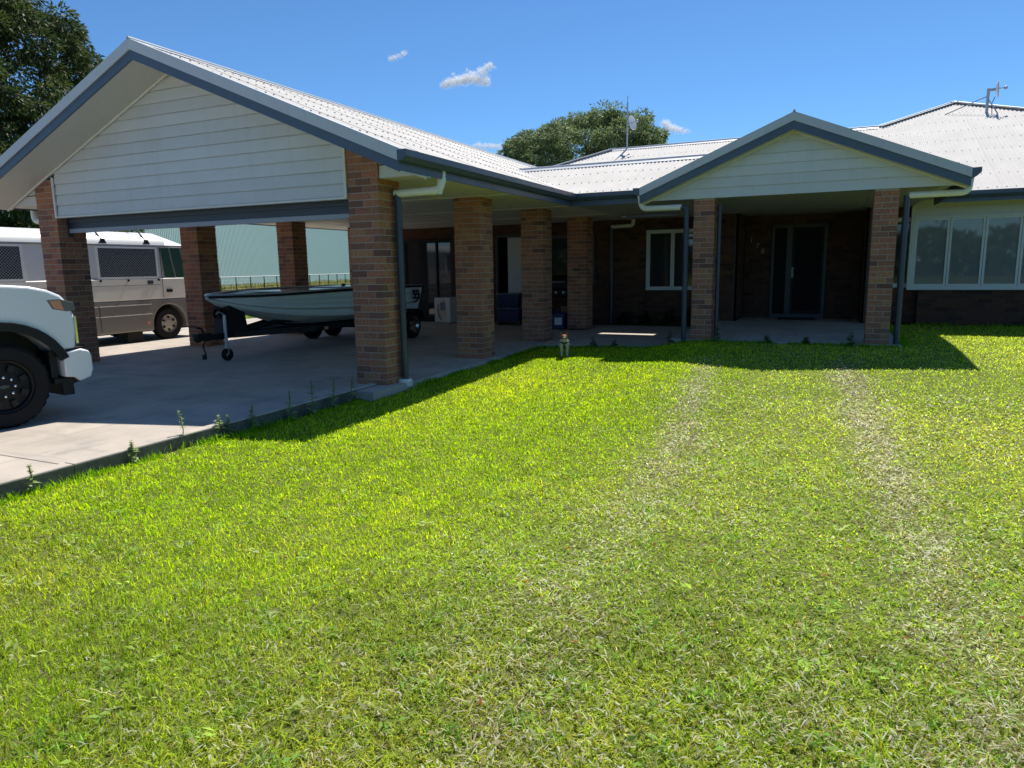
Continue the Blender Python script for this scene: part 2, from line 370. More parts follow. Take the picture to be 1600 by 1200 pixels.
# ------------------------------------------------------------------ brickwork
_bm = {}
def brick_mesh(dx, dy, dz=.076, mat=None):
    mat = mat or M_brick
    k = (round(dx, 3), round(dy, 3), round(dz, 3), mat.name)
    if k not in _bm:
        o = MB().box(-dx / 2, dx / 2, -dy / 2, dy / 2, -dz / 2, dz / 2).build('brick', mat)
        _bm[k] = o.data; bpy.data.objects.remove(o)
    return _bm[k]
def put_brick(parent, c, d, mat=None):
    o = bpy.data.objects.new('brick', brick_mesh(*d, mat=mat)); COL.objects.link(o); o.parent = parent
    o.location = Vector(c) - wloc(parent)
    return o
BUD = {}
CH = .0885
def pier(root, x0, y0, z0, z1, mode, faces):
    """mode 470 or 345; faces: sides that can be seen ('f' front, 'r' right, 'l' left)"""
    W = .47 if mode == 470 else .345
    x1, y1 = x0 + W, y0 + W
    p = MB().box(x0 + .004, x1 - .004, y0 + .004, y1 - .004, z0, z1).build('pier', M_mortar, root)
    stuff = MB(); n = int(round((z1 - z0) / CH)); hz = .0775
    for i in range(n):
        zc = z0 + CH * (i + .5)
        bl = []
        if mode == 470:
            L, D = .23, .11
            if i % 2 == 0:
                for s in (0, 1):
                    bl += [((x0 + L / 2 + s * (L + .01), y0 + D / 2), (L, D), 'f' + ('lr'[s])), ((x0 + L / 2 + s * (L + .01), y1 - D / 2), (L, D), 'b' + ('lr'[s]))]
                bl += [((x0 + D / 2, y0 + .235), (D, L), 'l'), ((x1 - D / 2, y0 + .235), (D, L), 'r')]
            else:
                for s in (0, 1):
                    bl += [((x0 + D / 2, y0 + L / 2 + s * (L + .01)), (D, L), 'l' + 'fb'[s]), ((x1 - D / 2, y0 + L / 2 + s * (L + .01)), (D, L), 'r' + 'fb'[s])]
                bl += [((x0 + .235, y0 + D / 2), (L, D), 'f'), ((x0 + .235, y1 - D / 2), (L, D), 'b')]
        else:
            L, D = .23, .105
            if i % 2 == 0:
                bl = [((x0 + L / 2, y0 + D / 2), (L, D), 'fl'), ((x1 - D / 2, y0 + L / 2), (D, L), 'rf'), ((x1 - L / 2, y1 - D / 2), (L, D), 'br'), ((x0 + D / 2, y1 - L / 2), (D, L), 'lb')]
            else:
                bl = [((x1 - L / 2, y0 + D / 2), (L, D), 'fr'), ((x1 - D / 2, y1 - L / 2), (D, L), 'rb'), ((x0 + L / 2, y1 - D / 2), (L, D), 'bl'), ((x0 + D / 2, y0 + L / 2), (D, L), 'lf')]
        for (cx, cy), (dx, dy), sd in bl:
            j = rnd.uniform(-.0022, .0022); k = rnd.uniform(-.0022, .0022)
            if any(s in faces for s in sd) and BUD.get(root.name, 0) < 300:
                BUD[root.name] = BUD.get(root.name, 0) + 1
                put_brick(p, (cx + j, cy + k, zc), (dx, dy, hz))
            else:
                stuff.box(cx - dx / 2 + j, cx + dx / 2 + j, cy - dy / 2 + k, cy + dy / 2 + k, zc - hz / 2, zc + hz / 2)
    if stuff.v: tag(stuff.build('brickwork', M_brick, p), kind='stuff')
    return p
def brick_wall(root, x0, x1, y, z0, z1, holes=(), indiv=0, axis='x', thick=.1, flip=1):
    """running bond face at y (axis x) looking towards -y, or at x=y (axis 'y') looking towards flip*x"""
    w = None; core = MB(); st = MB(); cand = []
    def bx(mb, a, b, c, d, p0, p1):
        lo, hi = min(p0, p1), max(p0, p1)
        if axis == 'x': mb.box(a, b, lo, hi, c, d)
        else: mb.box(lo, hi, a, b, c, d)
    fy = y; sgn = 1 if axis == 'x' else -flip
    # core split around the holes
    xs = sorted({x0, x1, *[h[0] for h in holes], *[h[1] for h in holes]}); zs = sorted({z0, z1, *[h[2] for h in holes], *[h[3] for h in holes]})
    for a, b in zip(xs[:-1], xs[1:]):
        for c, d in zip(zs[:-1], zs[1:]):
            if any(h[0] <= (a + b) / 2 <= h[1] and h[2] <= (c + d) / 2 <= h[3] for h in holes): continue
            bx(core, a, b, c, d, fy + sgn * .008, fy + sgn * thick)
    w = core.build('wall', M_mortar_dark, root)
    i = 0; z = z0
    while z < z1 - .02:
        zt = min(z + .0775, z1)
        xx = x0 - (.12 if i % 2 else 0)
        while xx < x1:
            a, b = max(xx, x0), min(xx + .23, x1)
            segs = [(a, b)]
            for h in holes:
                if zt > h[2] + .02 and z < h[3] - .02:
                    ns = []
                    for (p, q) in segs:
                        if q <= h[0] or p >= h[1]: ns.append((p, q))
                        else:
                            if p < h[0]: ns.append((p, h[0]))
                            if q > h[1]: ns.append((h[1], q))
                    segs = ns
            for (p, q) in segs:
                if q - p > .02: cand.append((p, q, z, zt))
            xx += .24
        z += CH; i += 1
    for n, (p, q, c, d) in enumerate(cand):
        j = rnd.uniform(0, .003)
        if n < indiv and BUD.get(root.name, 0) < 300 and q - p > .2:
            BUD[root.name] = BUD.get(root.name, 0) + 1
            cc = ((p + q) / 2, fy + sgn * .03 + j, (c + d) / 2) if axis == 'x' else (fy + sgn * .03 + j, (p + q) / 2, (c + d) / 2)
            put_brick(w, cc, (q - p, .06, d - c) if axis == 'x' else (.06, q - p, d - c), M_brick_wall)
        else:
            bx(st, p, q, c, d, fy + sgn * j, fy + sgn * .06)
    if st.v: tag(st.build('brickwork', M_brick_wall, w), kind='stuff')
    return w

# ------------------------------------------------------------------ roofing
def corr(parent, O, U, V, u0, u1, vlo, vhi, screws=True, row0=.12, rowd=.9):
    O = Vector(O); U = Vector(U).normalized(); V = Vector(V).normalized(); N = U.cross(V)
    if N.z < 0: N = -N
    pitch = .0762; sh = .762; i = 0; u = u0; sc = MB()
    while u < u1 - .01:
        ub = min(u + sh + .03, u1); k = max(2, int((ub - u) / (pitch / 8)))
        vs = []; fs = []; lift = .0025 * (i % 2) + rnd.uniform(0, .0012)
        for j in range(k + 1):
            uu = u + (ub - u) * j / k; a, b = vlo(uu), max(vlo(uu) + .001, vhi(uu))
            h = .009 * math.cos(2 * math.pi * (uu - u0) / pitch) + lift
            vs += [O + U * uu + V * a + N * h, O + U * uu + V * b + N * h]
        for j in range(k): fs.append((2 * j, 2 * j + 2, 2 * j + 3, 2 * j + 1))
        m = MB().add(vs, fs).build('roof_sheet', M_roof, parent, smooth='all')
        u += sh; i += 1
    if screws:
        uu = u0 + pitch; c = 0
        while uu < u1:
            a, b = vlo(uu), vhi(uu); r = 0; v = row0
            while v < b - .08:
                if v > a + .05:
                    p = O + U * uu + V * (v + rnd.uniform(-.012, .012)) + N * .009
                    e1, e2 = U * .012, V * .012
                    top = p + N * .014
                    ring = [p + e1 * math.cos(t) + e2 * math.sin(t) for t in (0, 1.05, 2.1, 3.14, 4.19, 5.24)]
                    rt = [q + N * .013 for q in ring]
                    sc.add(ring + rt, [tuple(range(6, 12))] + [(k, (k + 1) % 6, 6 + (k + 1) % 6, 6 + k) for k in range(6)])
                v += rowd; r += 1
            uu += pitch * 2
        if sc.v: tag(sc.build('screw_heads', M_screw, parent), kind='stuff')
def quad_gutter(parent, axis, a, b, back, zt, out):
    """axis: direction of run; back: coordinate of the fascia face; out: +-1 outwards"""
    prof = [(0, 0), (.062 * out, 0), (.115 * out, .05), (.115 * out, .122), (.105 * out, .122), (.105 * out, .06), (.006 * out, .012), (.006 * out, .115), (0, .115)]
    pts = [(back + p, zt - .122 + q) for p, q in prof]
    mb = MB()
    n = len(pts)
    if axis == 'y':
        mb.prism(pts, 1, a, b)
    else:
        mb.prism(pts, 0, a, b)
    g = mb.build('gutter', M_fascia, parent)
    # closed ends
    e = [pts[0], pts[1], pts[2], pts[3], (pts[8][0], pts[3][1] - .004)]
    me = MB()
    for t in (a, b):
        me.prism(e, 1 if axis == 'y' else 0, t - .003, t + .003)
    me.build('gutter_end', M_fascia, g)
    return g
def roof_cap(parent, p, q, slope_dir_a, slope_dir_b, w=.15, mat=None):
    """folded ridge or hip capping from p to q with two flanges"""
    p = Vector(p); q = Vector(q); A = Vector(slope_dir_a).normalized() * w; B = Vector(slope_dir_b).normalized() * w; t = Vector((0, 0, .022))
    m = MB()
    for d in (A, B):
        m.add([p + t, q + t, q + d + t, p + d + t, p + t + Vector((0, 0, .008)), q + t + Vector((0, 0, .008)), q + d + t + Vector((0, 0, .004)), p + d + t + Vector((0, 0, .004))],
              [(0, 1, 2, 3), (4, 7, 6, 5), (2, 3, 7, 6), (0, 3, 7, 4), (1, 2, 6, 5)])
    m.tube([p + Vector((0, 0, .036)), q + Vector((0, 0, .036))], .022, 8)
    return m.build('ridge_cap', mat or M_cap, parent)
def rake(parent, x_ridge, z_ridge, half, y, cap=.14, fas=.12):
    """barge cappings and fascia boards of one gable, front face at y"""
    for s in (-1, 1):
        xe = x_ridge + s * half; ze = z_ridge - SL * half
        t = .03
        pl = [(x_ridge, z_ridge + t), (xe, ze + t), (xe, ze + t - cap), (x_ridge, z_ridge + t - cap)]
        b = MB().prism(pl, 1, y, y + .02)
        pl2 = [(x_ridge, z_ridge + t), (xe, ze + t), (xe, ze + t - .006), (x_ridge, z_ridge + t - .006)]
        b.prism(pl2, 1, y + .02, y + .14)
        b.build('barge_cap', M_cap, parent)
        o = t - cap
        pl = [(x_ridge, z_ridge + o + .02), (xe, ze + o + .02), (xe, ze + o - fas), (x_ridge, z_ridge + o - fas)]
        MB().prism(pl, 1, y + .024, y + .05).build('barge_board', M_fascia, parent)
    return z_ridge + .03 - cap - fas      # height of soffit line at the ridge
def gable_boards(parent, x0, x1, z0, zs, xr, y, first=None, bh=.165, th=.018):
    """weatherboards between x0..x1 from z0 up to the sloping soffit line zs - SL*|x-xr|"""
    z = z0; gap = .011; zmax = zs - (0 if x0 < xr < x1 else SL * min(abs(x0 - xr), abs(x1 - xr)))
    lim = lambda zz: (zs - zz) / SL
    while z < zmax - .03:
        zt = min(z + bh - gap, zmax)
        def rng_(zz):
            h = max(lim(zz), 0); return max(x0, xr - h), min(x1, xr + h)
        a0, b0 = rng_(z); a1, b1 = rng_(zt - .004)
        # kink where the soffit starts cutting
        if b0 - a0 > .02:
            m = MB(); e = .003
            poly = [(a0, z), (b0, z), (b0, z)]
            pts = [(a0, z + e), (b0, z + e)]
            if b0 == x1 and b1 < x1: pts.append((x1, zs - SL * abs(x1 - xr)))
            pts.append((b1, zt))
            if b1 - a1 > .005: pts.append((a1, zt))
            if a0 == x0 and a1 > x0: pts.append((x0, zs - SL * abs(x0 - xr)))
            n = len(pts)
            jt = rnd.uniform(-.0015, .0015)
            f = [(p[0], y + jt + (.0 if p[1] < z + .01 else .012 * (p[1] - z) / bh), p[1]) for p in pts]
            bk = [(p[0], y + th, p[1]) for p in pts]
            m.add(f + bk, [tuple(range(n)), tuple(range(n, 2 * n))[::-1]] + [(k, (k + 1) % n, n + (k + 1) % n, n + k) for k in range(n)])
            m.build('weatherboard', M_board, parent)
        z += bh
# ------------------------------------------------------------------ carport
ZE = 2.81; CEIL = 2.62
XR, HALF, YB = -8.64, 4.13, 6.85
ZR = ZE + SL * HALF
cp = thing('carport', 'open double carport with brick piers and white gable attached to the house', 'carport', (-8.64, 12, 0))
carport_roof = MB().box(-12.7, -4.56, 7.57, 22, 2.64, 2.652).build('roof', M_soffit, cp)
L = HALF / CA
corr(carport_roof, (-4.50, YB + .04, ZE), (0, 1, 0), (-CA, 0, SA), 0, 15.0, lambda u: 0, lambda u: L, rowd=.78, row0=.1)
corr(carport_roof, (XR - HALF - .01, YB + .04, ZE), (0, 1, 0), (CA, 0, SA), 0, 15.0, lambda u: 0, lambda u: L, screws=False)
roof_cap(carport_roof, (XR, YB - .005, ZR), (XR, 21.8, ZR), (CA, 0, -SA), (-CA, 0, -SA))
zs = rake(carport_roof, XR, ZR, HALF, YB)
# sloping soffit under the rakes with cover strip on the wall
for s in (-1, 1):
    a, b = (XR, zs + .002), (XR + s * HALF, zs + .002 - SL * HALF)
    MB().prism([a, b, (b[0], b[1] + .012), (a[0], a[1] + .012)], 1, YB + .05, 7.56).build('soffit', M_soffit, carport_roof)
    xi = XR + s * (HALF - .02)
    m = MB(); m.prism([(a[0], a[1]), (xi, zs - SL * (HALF - .02)), (xi, zs - SL * (HALF - .02) - .028), (a[0], a[1] - .028)], 1, 7.47, 7.492)
    m.build('cover_strip', M_trim, carport_roof)
gable = MB().box(-11.5, -5.74, 7.522, 7.54, 2.42, 2.9).build('gable', M_board, cp)
gable_boards(gable, -11.49, -5.745, 2.425, zs - .004, XR, 7.5)
MB().prism([(-11.5, 2.85), (-5.74, 2.85), (-5.74, zs - SL * 2.9 - .01), (XR, zs - .01), (-11.5, zs - SL * 2.86 - .01)], 1, 7.523, 7.541).build('backing_sheet', M_board, gable)
gable_boards(gable, -5.235, -4.6, CEIL, zs - .004, XR, 7.52)
gable_boards(gable, -12.7, -12.005, CEIL, zs - .004, XR, 7.52)
for x, zt in ((-11.512, 3.03), (-5.735, 3.03)):
    MB().box(x - .02, x + .02, 7.478, 7.5, 2.41, zt).build('corner_trim', M_trim, gable)
MB().box(-11.53, -5.72, 7.48, 7.56, 2.395, 2.422).build('bottom_trim', M_trim, gable)
# ceilings and eaves
MB().box(-12.74, -4.54, 7.545, 17.28, CEIL, CEIL + .014).build('ceiling', M_soffit, cp)
for y in (10.1, 12.72, 15.2):
    MB().box(-12.7, -4.56, y - .02, y + .02, CEIL - .008, CEIL).build('ceiling_batten', M_trim, cp)
for x in (-10.6, -8.0, -5.78):
    MB().box(x - .02, x + .02, 7.56, 17.25, CEIL - .006, CEIL).build('ceiling_batten', M_trim, cp)
for x0, x1 in ((-4.535, -4.515), (-12.765, -12.745)):
    MB().box(x0, x1, YB + .06, 17.3 if x0 < -9 else 12.62, CEIL - .02, ZE - .01).build('fascia', M_fascia, cp)
quad_gutter(cp, 'y', YB + .0, 12.64, -4.514, ZE + .008, 1)
quad_gutter(cp, 'y', YB + .0, 17.4, -12.766, ZE + .008, -1)
# piers
YS = [7.5, 10.26, 12.98, 15.66]
pier(cp, -5.71, 7.5, -.02, 3.0, 470, 'fr')
pier(cp, -12.0, 7.5, -.02, 3.0, 470, 'fr')
pier(cp, -5.71, YS[1], 0, CEIL - .002, 470, 'fr')
pier(cp, -5.71, YS[2], 0, CEIL - .002, 470, 'fr')
pier(cp, -5.71, YS[3], .05, CEIL - .002, 470, 'fr')
for y in YS[1:]: pier(cp, -12.0, y, 0, CEIL - .002, 470, 'fr')
# rolled-up shutter in the front opening
sh = MB().box(-11.52, -5.72, 7.66, 7.95, 2.33, 2.6).build('roller_shutter', M_shutter, cp)
for k in range(3):
    z = 2.235 + k * .065
    MB().box(-11.5, -5.73, 7.69 + (k % 2) * .006, 7.71 + (k % 2) * .006, z, z + .0635).build('slat', M_shutter, sh)
MB().box(-11.51, -5.72, 7.672, 7.722, 2.165, 2.233).build('bottom_rail', M_rail, sh, bevel=.006)
for x in (-11.525, -5.715): MB().box(x - .02, x + .02, 7.66, 7.74, 2.1, 2.62).build('guide', M_shutter, sh)
# downpipe on the front right pier
dp = MB().tube([(-5.18, 7.82, 2.47)] + [(-5.165, 7.82, z) for z in (2.3, 1.2, .06)], .046, 14).build('downpipe', M_pipe, cp, smooth=True)
pth = [(-4.55, 7.9, 2.72)] + elbow((-4.55, 7.88, 2.475), (-4.55, 7.88, 2.7), (-5.2, 7.84, 2.455), .1) + [(-5.21, 7.82, 2.455)]
MB().tube(pth, .05, 14).tube([(-4.56, 7.88, 2.475), (-4.68, 7.875, 2.471)], .056, 14).tube([(-4.55, 7.89, 2.56), (-4.55, 7.89, 2.62)], .056, 14).build('elbow_pipe', M_pvc, dp, smooth=True)
MB().lathe([(.09, -.05), (.1, .02), (.085, .045), (.05, .05)], (-5.165, 7.82, .0), 2, 16).build('pipe_collar', M_pvc, dp, smooth=True)
for z in (2.0, .8): MB().box(-5.215, -5.115, 7.8, 7.84, z, z + .03).build('pipe_clip', M_pipe, dp)
lp = MB().tube([(-12.82, 7.95, 2.74), (-12.82, 7.95, 2.55)] + elbow((-12.82, 7.95, 2.42), (-12.82, 7.95, 2.6), (-12.1, 7.95, 2.4), .1) + [(-12.1, 7.95, 2.4)], .05, 12).build('elbow_pipe', M_pvc, cp, smooth=True)

# ------------------------------------------------------------------ house
hs = thing('house', 'low brick house with white corrugated roof, front porch gable and verandah', 'house', (-1, 17, 0))
hroof = MB().box(-4.5, 1.4, 12.9, 16.1, 2.655, 2.668).box(-4.5, 1.4, 16.6, 21, 2.655, 2.668).box(-3.3, 1.4, 16.1, 16.6, 2.655, 2.668).build('roof', M_soffit, hs)
YV0, YM = 12.65, 16.3; ZV = ZE + SL * (YM - YV0) / 2; YVR = (YV0 + YM) / 2
VL = (YM - YV0) / 2 / CA
# verandah roof, front and back slope; unseen slot added for the sun patch
corr(hroof, (0, YV0 - .02, ZE), (1, 0, 0), (0, CA, SA), -6.6, -.7, lambda u: 0, lambda u: VL, rowd=.6, row0=.1)
corr(hroof, (0, YM, ZE), (1, 0, 0), (0, -CA, SA), -6.6, -.7, lambda u: .2 if -4.5 < u < -3.3 else .02, lambda u: VL, screws=False)
roof_cap(hroof, (-6.45, YVR, ZV), (-.9, YVR, ZV), (0, -CA, -SA), (0, CA, -SA), w=.17)
# main roof front slope, one plane up to ridge and to the peak of the right wing
YRG = 21.5; PX, PY = 2.73, 23.37
def yhi(x):
    if x < -6.41: return YRG - (-6.41 - x)
    if x < PX - (PY - YRG): return YRG
    if x < PX: return PY - (PX - x)
    return PY - (x - PX)
zat = lambda y: ZE + SL * (y - YM)
corr(hroof, (0, YM - .02, ZE), (1, 0, 0), (0, CA, SA), -8.6, 9.7, lambda u: .3 if -4.5 < u < -3.3 else 0, lambda u: max(.01, (yhi(u) - YM + .02) / CA), rowd=.9, row0=.15)
hip = Vector((1, 1, SL)).normalized()
roof_cap(hroof, (-8.2, 19.71, zat(19.71)), (-6.41, YRG, zat(YRG)), (1, -1, 0), (-1, 1, -.4), w=.14)
roof_cap(hroof, (-6.41, YRG, zat(YRG)), (PX - (PY - YRG), YRG, zat(YRG)), (0, -CA, -SA), (0, CA, -SA), w=.17)
roof_cap(hroof, (PX - (PY - YRG), YRG, zat(YRG)), (PX, PY, zat(PY)), (1, -1, 0), (-1, 1, -.4), w=.14)
roof_cap(hroof, (PX, PY, zat(PY)), (9.7, PY - (9.7 - PX), zat(PY - (9.7 - PX))), (-1, -1, 0), (1, 1, -.4), w=.14)
# back and side slopes close the volume
m = MB()
m.add([(-6.41, YRG, zat(YRG) - .01), (PX - 1.87, YRG, zat(YRG) - .01), (PX - 1.87, 27, 2.8), (-11.9, 27, 2.8)], [(0, 1, 2, 3)])
m.add([(-6.41, YRG, zat(YRG) - .01), (-11.9, 27, 2.8), (-11.9, 16.2, 2.8)], [(0, 1, 2)])
m.add([(PX, PY, zat(PY) - .01), (9.8, 16.25, 2.8), (9.8, 30.4, 2.8)], [(0, 1, 2)])
m.add([(PX, PY, zat(PY) - .01), (9.8, 30.4, 2.8), (-4.3, 30.4, 2.8)], [(0, 1, 2)])
m.add([(PX, PY, zat(PY) - .01), (-4.3, 30.4, 2.8), (PX - 1.87, YRG, zat(YRG) - .01)], [(0, 1, 2)])
m.build('rear_slopes', M_roof, hroof)
# porch gable roof
PXR, PH, PYB = -.7, 2.43, 12.2; PZE = 2.785; PZR = PZE + SL * PH
pl = PH / CA
porch = MB().box(PXR - PH + .1, PXR + PH - .1, PYB + .3, 16.0, 2.675, 2.686).build('porch_roof', M_soffit, hs)
corr(porch, (PXR + PH + .01, PYB + .04, PZE), (0, 1, 0), (-CA, 0, SA), 0, 6.3, lambda u: 0, lambda u: pl)
corr(porch, (PXR - PH - .01, PYB + .04, PZE), (0, 1, 0), (CA, 0, SA), 0, 6.3, lambda u: 0, lambda u: pl)
roof_cap(porch, (PXR, PYB - .005, PZR), (PXR, 18.4, PZR), (CA, 0, -SA), (-CA, 0, -SA))
zp = rake(porch, PXR, PZR, PH, PYB, cap=.135, fas=.125)
for s in (-1, 1):
    a, b = (PXR, zp + .002), (PXR + s * PH, zp + .002 - SL * PH)
    MB().prism([a, b, (b[0], b[1] + .012), (a[0], a[1] + .012)], 1, PYB + .05, 12.5).build('soffit', M_soffit, porch)
    xi = PXR + s * (PH - .02)
    MB().prism([a, (xi, zp - SL * (PH - .02)), (xi, zp - SL * (PH - .02) - .024), (a[0], a[1] - .024)], 1, 12.425, 12.45).build('cover_strip', M_trim, porch)
ZP0 = 2.6
gable_boards(porch, PXR - PH + .05, PXR + PH - .05, ZP0, zp - .004, PXR, 12.455)
PHB = (zp - .012 - ZP0) / SL
MB().prism([(PXR - PHB, ZP0 + .008), (PXR + PHB, ZP0 + .008), (PXR, zp - .012)], 1, 12.474, 12.49).build('backing_sheet', M_board, porch)
quad_gutter(porch, 'y', PYB, 16.25, PXR + PH + .0, PZE + .03, 1)
quad_gutter(porch, 'y', PYB, 12.68, PXR - PH - .0, PZE + .03, -1)
for x0, x1, ye in ((PXR + PH - .022, PXR + PH - .002, 16.3), (PXR - PH + .002, PXR - PH + .022, 12.66)):
    MB().box(x0, x1, PYB + .06, ye, ZP0 - .03, PZE - .01).build('fascia', M_fascia, porch)
# eaves of verandah and right wing
MB().box(-4.52, PXR - PH, YV0 + .0, YV0 + .02, CEIL - .02, ZE - .01).build('fascia', M_fascia, hs)
quad_gutter(hs, 'x', -4.45, PXR - PH - .13, YV0, ZE + .008, -1)
MB().box(PXR + PH, 9.8, YM, YM + .02, CEIL - .0, ZE - .01).build('fascia', M_fascia, hs)
quad_gutter(hs, 'x', PXR + PH + .02, 9.8, YM, ZE + .008, -1)
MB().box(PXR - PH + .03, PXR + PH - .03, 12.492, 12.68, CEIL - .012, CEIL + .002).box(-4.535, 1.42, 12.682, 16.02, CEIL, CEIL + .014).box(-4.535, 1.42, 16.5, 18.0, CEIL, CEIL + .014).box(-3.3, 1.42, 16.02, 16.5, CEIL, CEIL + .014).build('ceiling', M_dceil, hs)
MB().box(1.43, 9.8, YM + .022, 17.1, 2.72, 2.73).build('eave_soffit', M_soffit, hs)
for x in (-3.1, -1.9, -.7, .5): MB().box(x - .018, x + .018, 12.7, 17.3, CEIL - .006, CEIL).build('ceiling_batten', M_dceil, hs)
# porch piers
pier(hs, .505, 12.5, .1, CEIL - .014, 345, 'fl')
pier(hs, -2.25, 12.5, .1, CEIL - .014, 345, 'fr')
# walls
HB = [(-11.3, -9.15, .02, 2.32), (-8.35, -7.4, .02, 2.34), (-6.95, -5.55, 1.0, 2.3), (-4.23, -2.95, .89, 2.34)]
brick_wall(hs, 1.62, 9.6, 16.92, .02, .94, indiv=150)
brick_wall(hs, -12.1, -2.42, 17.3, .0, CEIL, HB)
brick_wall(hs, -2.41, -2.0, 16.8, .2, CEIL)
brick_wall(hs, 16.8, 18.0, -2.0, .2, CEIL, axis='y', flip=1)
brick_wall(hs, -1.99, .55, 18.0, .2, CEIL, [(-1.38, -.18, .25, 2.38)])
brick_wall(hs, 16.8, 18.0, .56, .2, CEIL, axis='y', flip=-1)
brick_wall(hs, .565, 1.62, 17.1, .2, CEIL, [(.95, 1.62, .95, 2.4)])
MB().box(-12.1, -11.98, 17.42, 27, 0, 2.7).box(-12.1, 9.6, 26.9, 27, 0, 2.7).box(9.5, 9.6, 17, 27, 0, 2.7).build('outer_wall', M_mortar_dark, hs)
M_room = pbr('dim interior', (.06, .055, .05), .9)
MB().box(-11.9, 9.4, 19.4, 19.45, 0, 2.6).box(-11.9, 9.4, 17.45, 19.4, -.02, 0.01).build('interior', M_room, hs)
def window(root, name, x0, x1, z0, z1, y, n, fw=.045, mull=.1, glass=None, fmat=None):
    fmat = fmat or M_frame
    m = MB(); m.box(x0, x1, y - .03, y + .05, z0, z0 + fw).box(x0, x1, y - .03, y + .05, z1 - fw, z1).box(x0, x0 + fw, y - .03, y + .05, z0 + fw, z1 - fw).box(x1 - fw, x1, y - .03, y + .05, z0 + fw, z1 - fw)
    w = m.build(name, fmat, root)
    wd = (x1 - x0 - 2 * fw) / n
    for i in range(n):
        a = x0 + fw + i * wd; b = a + wd
        MB().box(a + .04, b - .04, y + .008, y + .014, z0 + fw + .03, z1 - fw - .03).build('pane', glass or M_glass, w)
        f = MB(); s = .045
        f.box(a + .004, a + s, y - .016, y + .03, z0 + fw + .002, z1 - fw - .002).box(b - s, b - .004, y - .016, y + .03, z0 + fw + .002, z1 - fw - .002)
        f.box(a + s, b - s, y - .016, y + .03, z0 + fw + .002, z0 + fw + .04).box(a + s, b - s, y - .016, y + .03, z1 - fw - .04, z1 - fw - .002)
        f.build('sash', fmat, w)
    return w
window(hs, 'window', 1.44, 7.64, .94, 2.4, 16.9, 10, glass=M_wing_glass)
MB().box(1.4, 7.7, 16.84, 16.98, .905, .938).build('window_sill', M_frame, hs)
window(hs, 'window', -4.23, -2.95, .89, 2.34, 17.28, 2)
window(hs, 'window', -6.95, -5.55, 1.0, 2.3, 17.28, 2, fmat=M_dframe)
window(hs, 'window', .95, 1.6, .95, 2.4, 17.08, 1)
wg = MB().box(1.43, 9.6, 16.932, 16.95, 2.4, 2.73).build('wing_gable', M_board, hs)
for z in (2.402, 2.567): 
    MB().add([(1.43, 16.905, z), (9.6, 16.905, z), (9.6, 16.918, z + .162), (1.43, 16.918, z + .162), (1.43, 16.931, z), (9.6, 16.931, z), (9.6, 16.931, z + .162), (1.43, 16.931, z + .162)], [(0, 1, 2, 3), (7, 6, 5, 4), (0, 4, 5, 1), (1, 5, 6, 2), (2, 6, 7, 3), (3, 7, 4, 0)]).build('weatherboard', M_board, wg)
MB().box(1.40, 1.44, 16.88, 17.1, .94, 2.73).build('corner_post', M_frame, hs)
# sliding door of the carport wall
sd = MB().box(-11.3, -9.15, 17.27, 17.36, 2.26, 2.32).box(-11.3, -9.15, 17.27, 17.36, .02, .07).box(-11.3, -11.24, 17.27, 17.36, .07, 2.26).box(-9.21, -9.15, 17.27, 17.36, .07, 2.26).build('sliding_door', M_black, hs)
for a, b, y in ((-11.24, -10.2, 17.31), (-10.25, -9.21, 17.34)):
    MB().box(a + .05, b - .05, y, y + .006, .12, 2.21).build('pane', M_glass, sd)
    MB().box(a, a + .05, y - .015, y + .015, .07, 2.26).box(b - .05, b, y - .015, y + .015, .07, 2.26).box(a + .05, b - .05, y - .014, y + .014, .07, .12).box(a + .05, b - .05, y - .014, y + .014, 2.21, 2.26).build('sash', M_black, sd)
# pale side door
pdoor = MB().box(-8.02, -7.46, 17.32, 17.36, .04, 2.28).build('side_door', M_door, hs, bevel=.004)
MB().box(-8.35, -8.3, 17.26, 17.38, .02, 2.34).box(-7.45, -7.4, 17.26, 17.38, .02, 2.34).box(-8.3, -7.45, 17.26, 17.38, 2.29, 2.34).build('door_frame', M_dframe, pdoor)
MB().lathe([(.012, 0), (.012, -.05), (.028, -.055), (.03, -.075), (.0, -.085)], (-7.54, 17.32, 1.0), 1, 12).build('handle', M_chrome, pdoor, smooth=True)
# front door: screen door and side light
fd = MB().box(-1.38, -.18, 17.95, 18.06, 2.32, 2.38).box(-1.38, -1.32, 17.95, 18.06, .2, 2.32).box(-.24, -.18, 17.95, 18.06, .2, 2.32).box(-1.32, -.24, 17.95, 18.06, .2, .3).build('front_door', M_dframe, hs)
MB().box(-1.05, -.93, 17.97, 18.04, .3, 2.32).build('door_stile', M_dframe, fd)
MB().box(-1.32, -1.05, 18.01, 18.02, .3, 2.32).build('side_light', M_screen, fd)
MB().box(-.93, -.24, 18.0, 18.01, .36, 2.28).build('screen_panel', M_screen, fd)
MB().box(-.93, -.88, 17.98, 18.03, .3, 2.32).box(-.29, -.24, 17.98, 18.03, .3, 2.32).box(-.88, -.29, 17.98, 18.03, .3, .36).box(-.88, -.29, 17.98, 18.03, 2.26, 2.32).build('screen_frame', M_black, fd)
MB().tube([(-.9, 17.94, 1.22), (-.9, 17.94, 1.36)], .014, 8).box(-.925, -.875, 17.955, 17.985, 1.16, 1.4).build('handle', M_num, fd)
MB().box(-1.15, -.35, 17.4, 17.9, .2005, .218).build('door_mat', M_black, None)
mat_o = bpy.data.objects['door_mat']; tag(mat_o, 'dark doormat on the porch floor in front of the screen door', 'doormat')
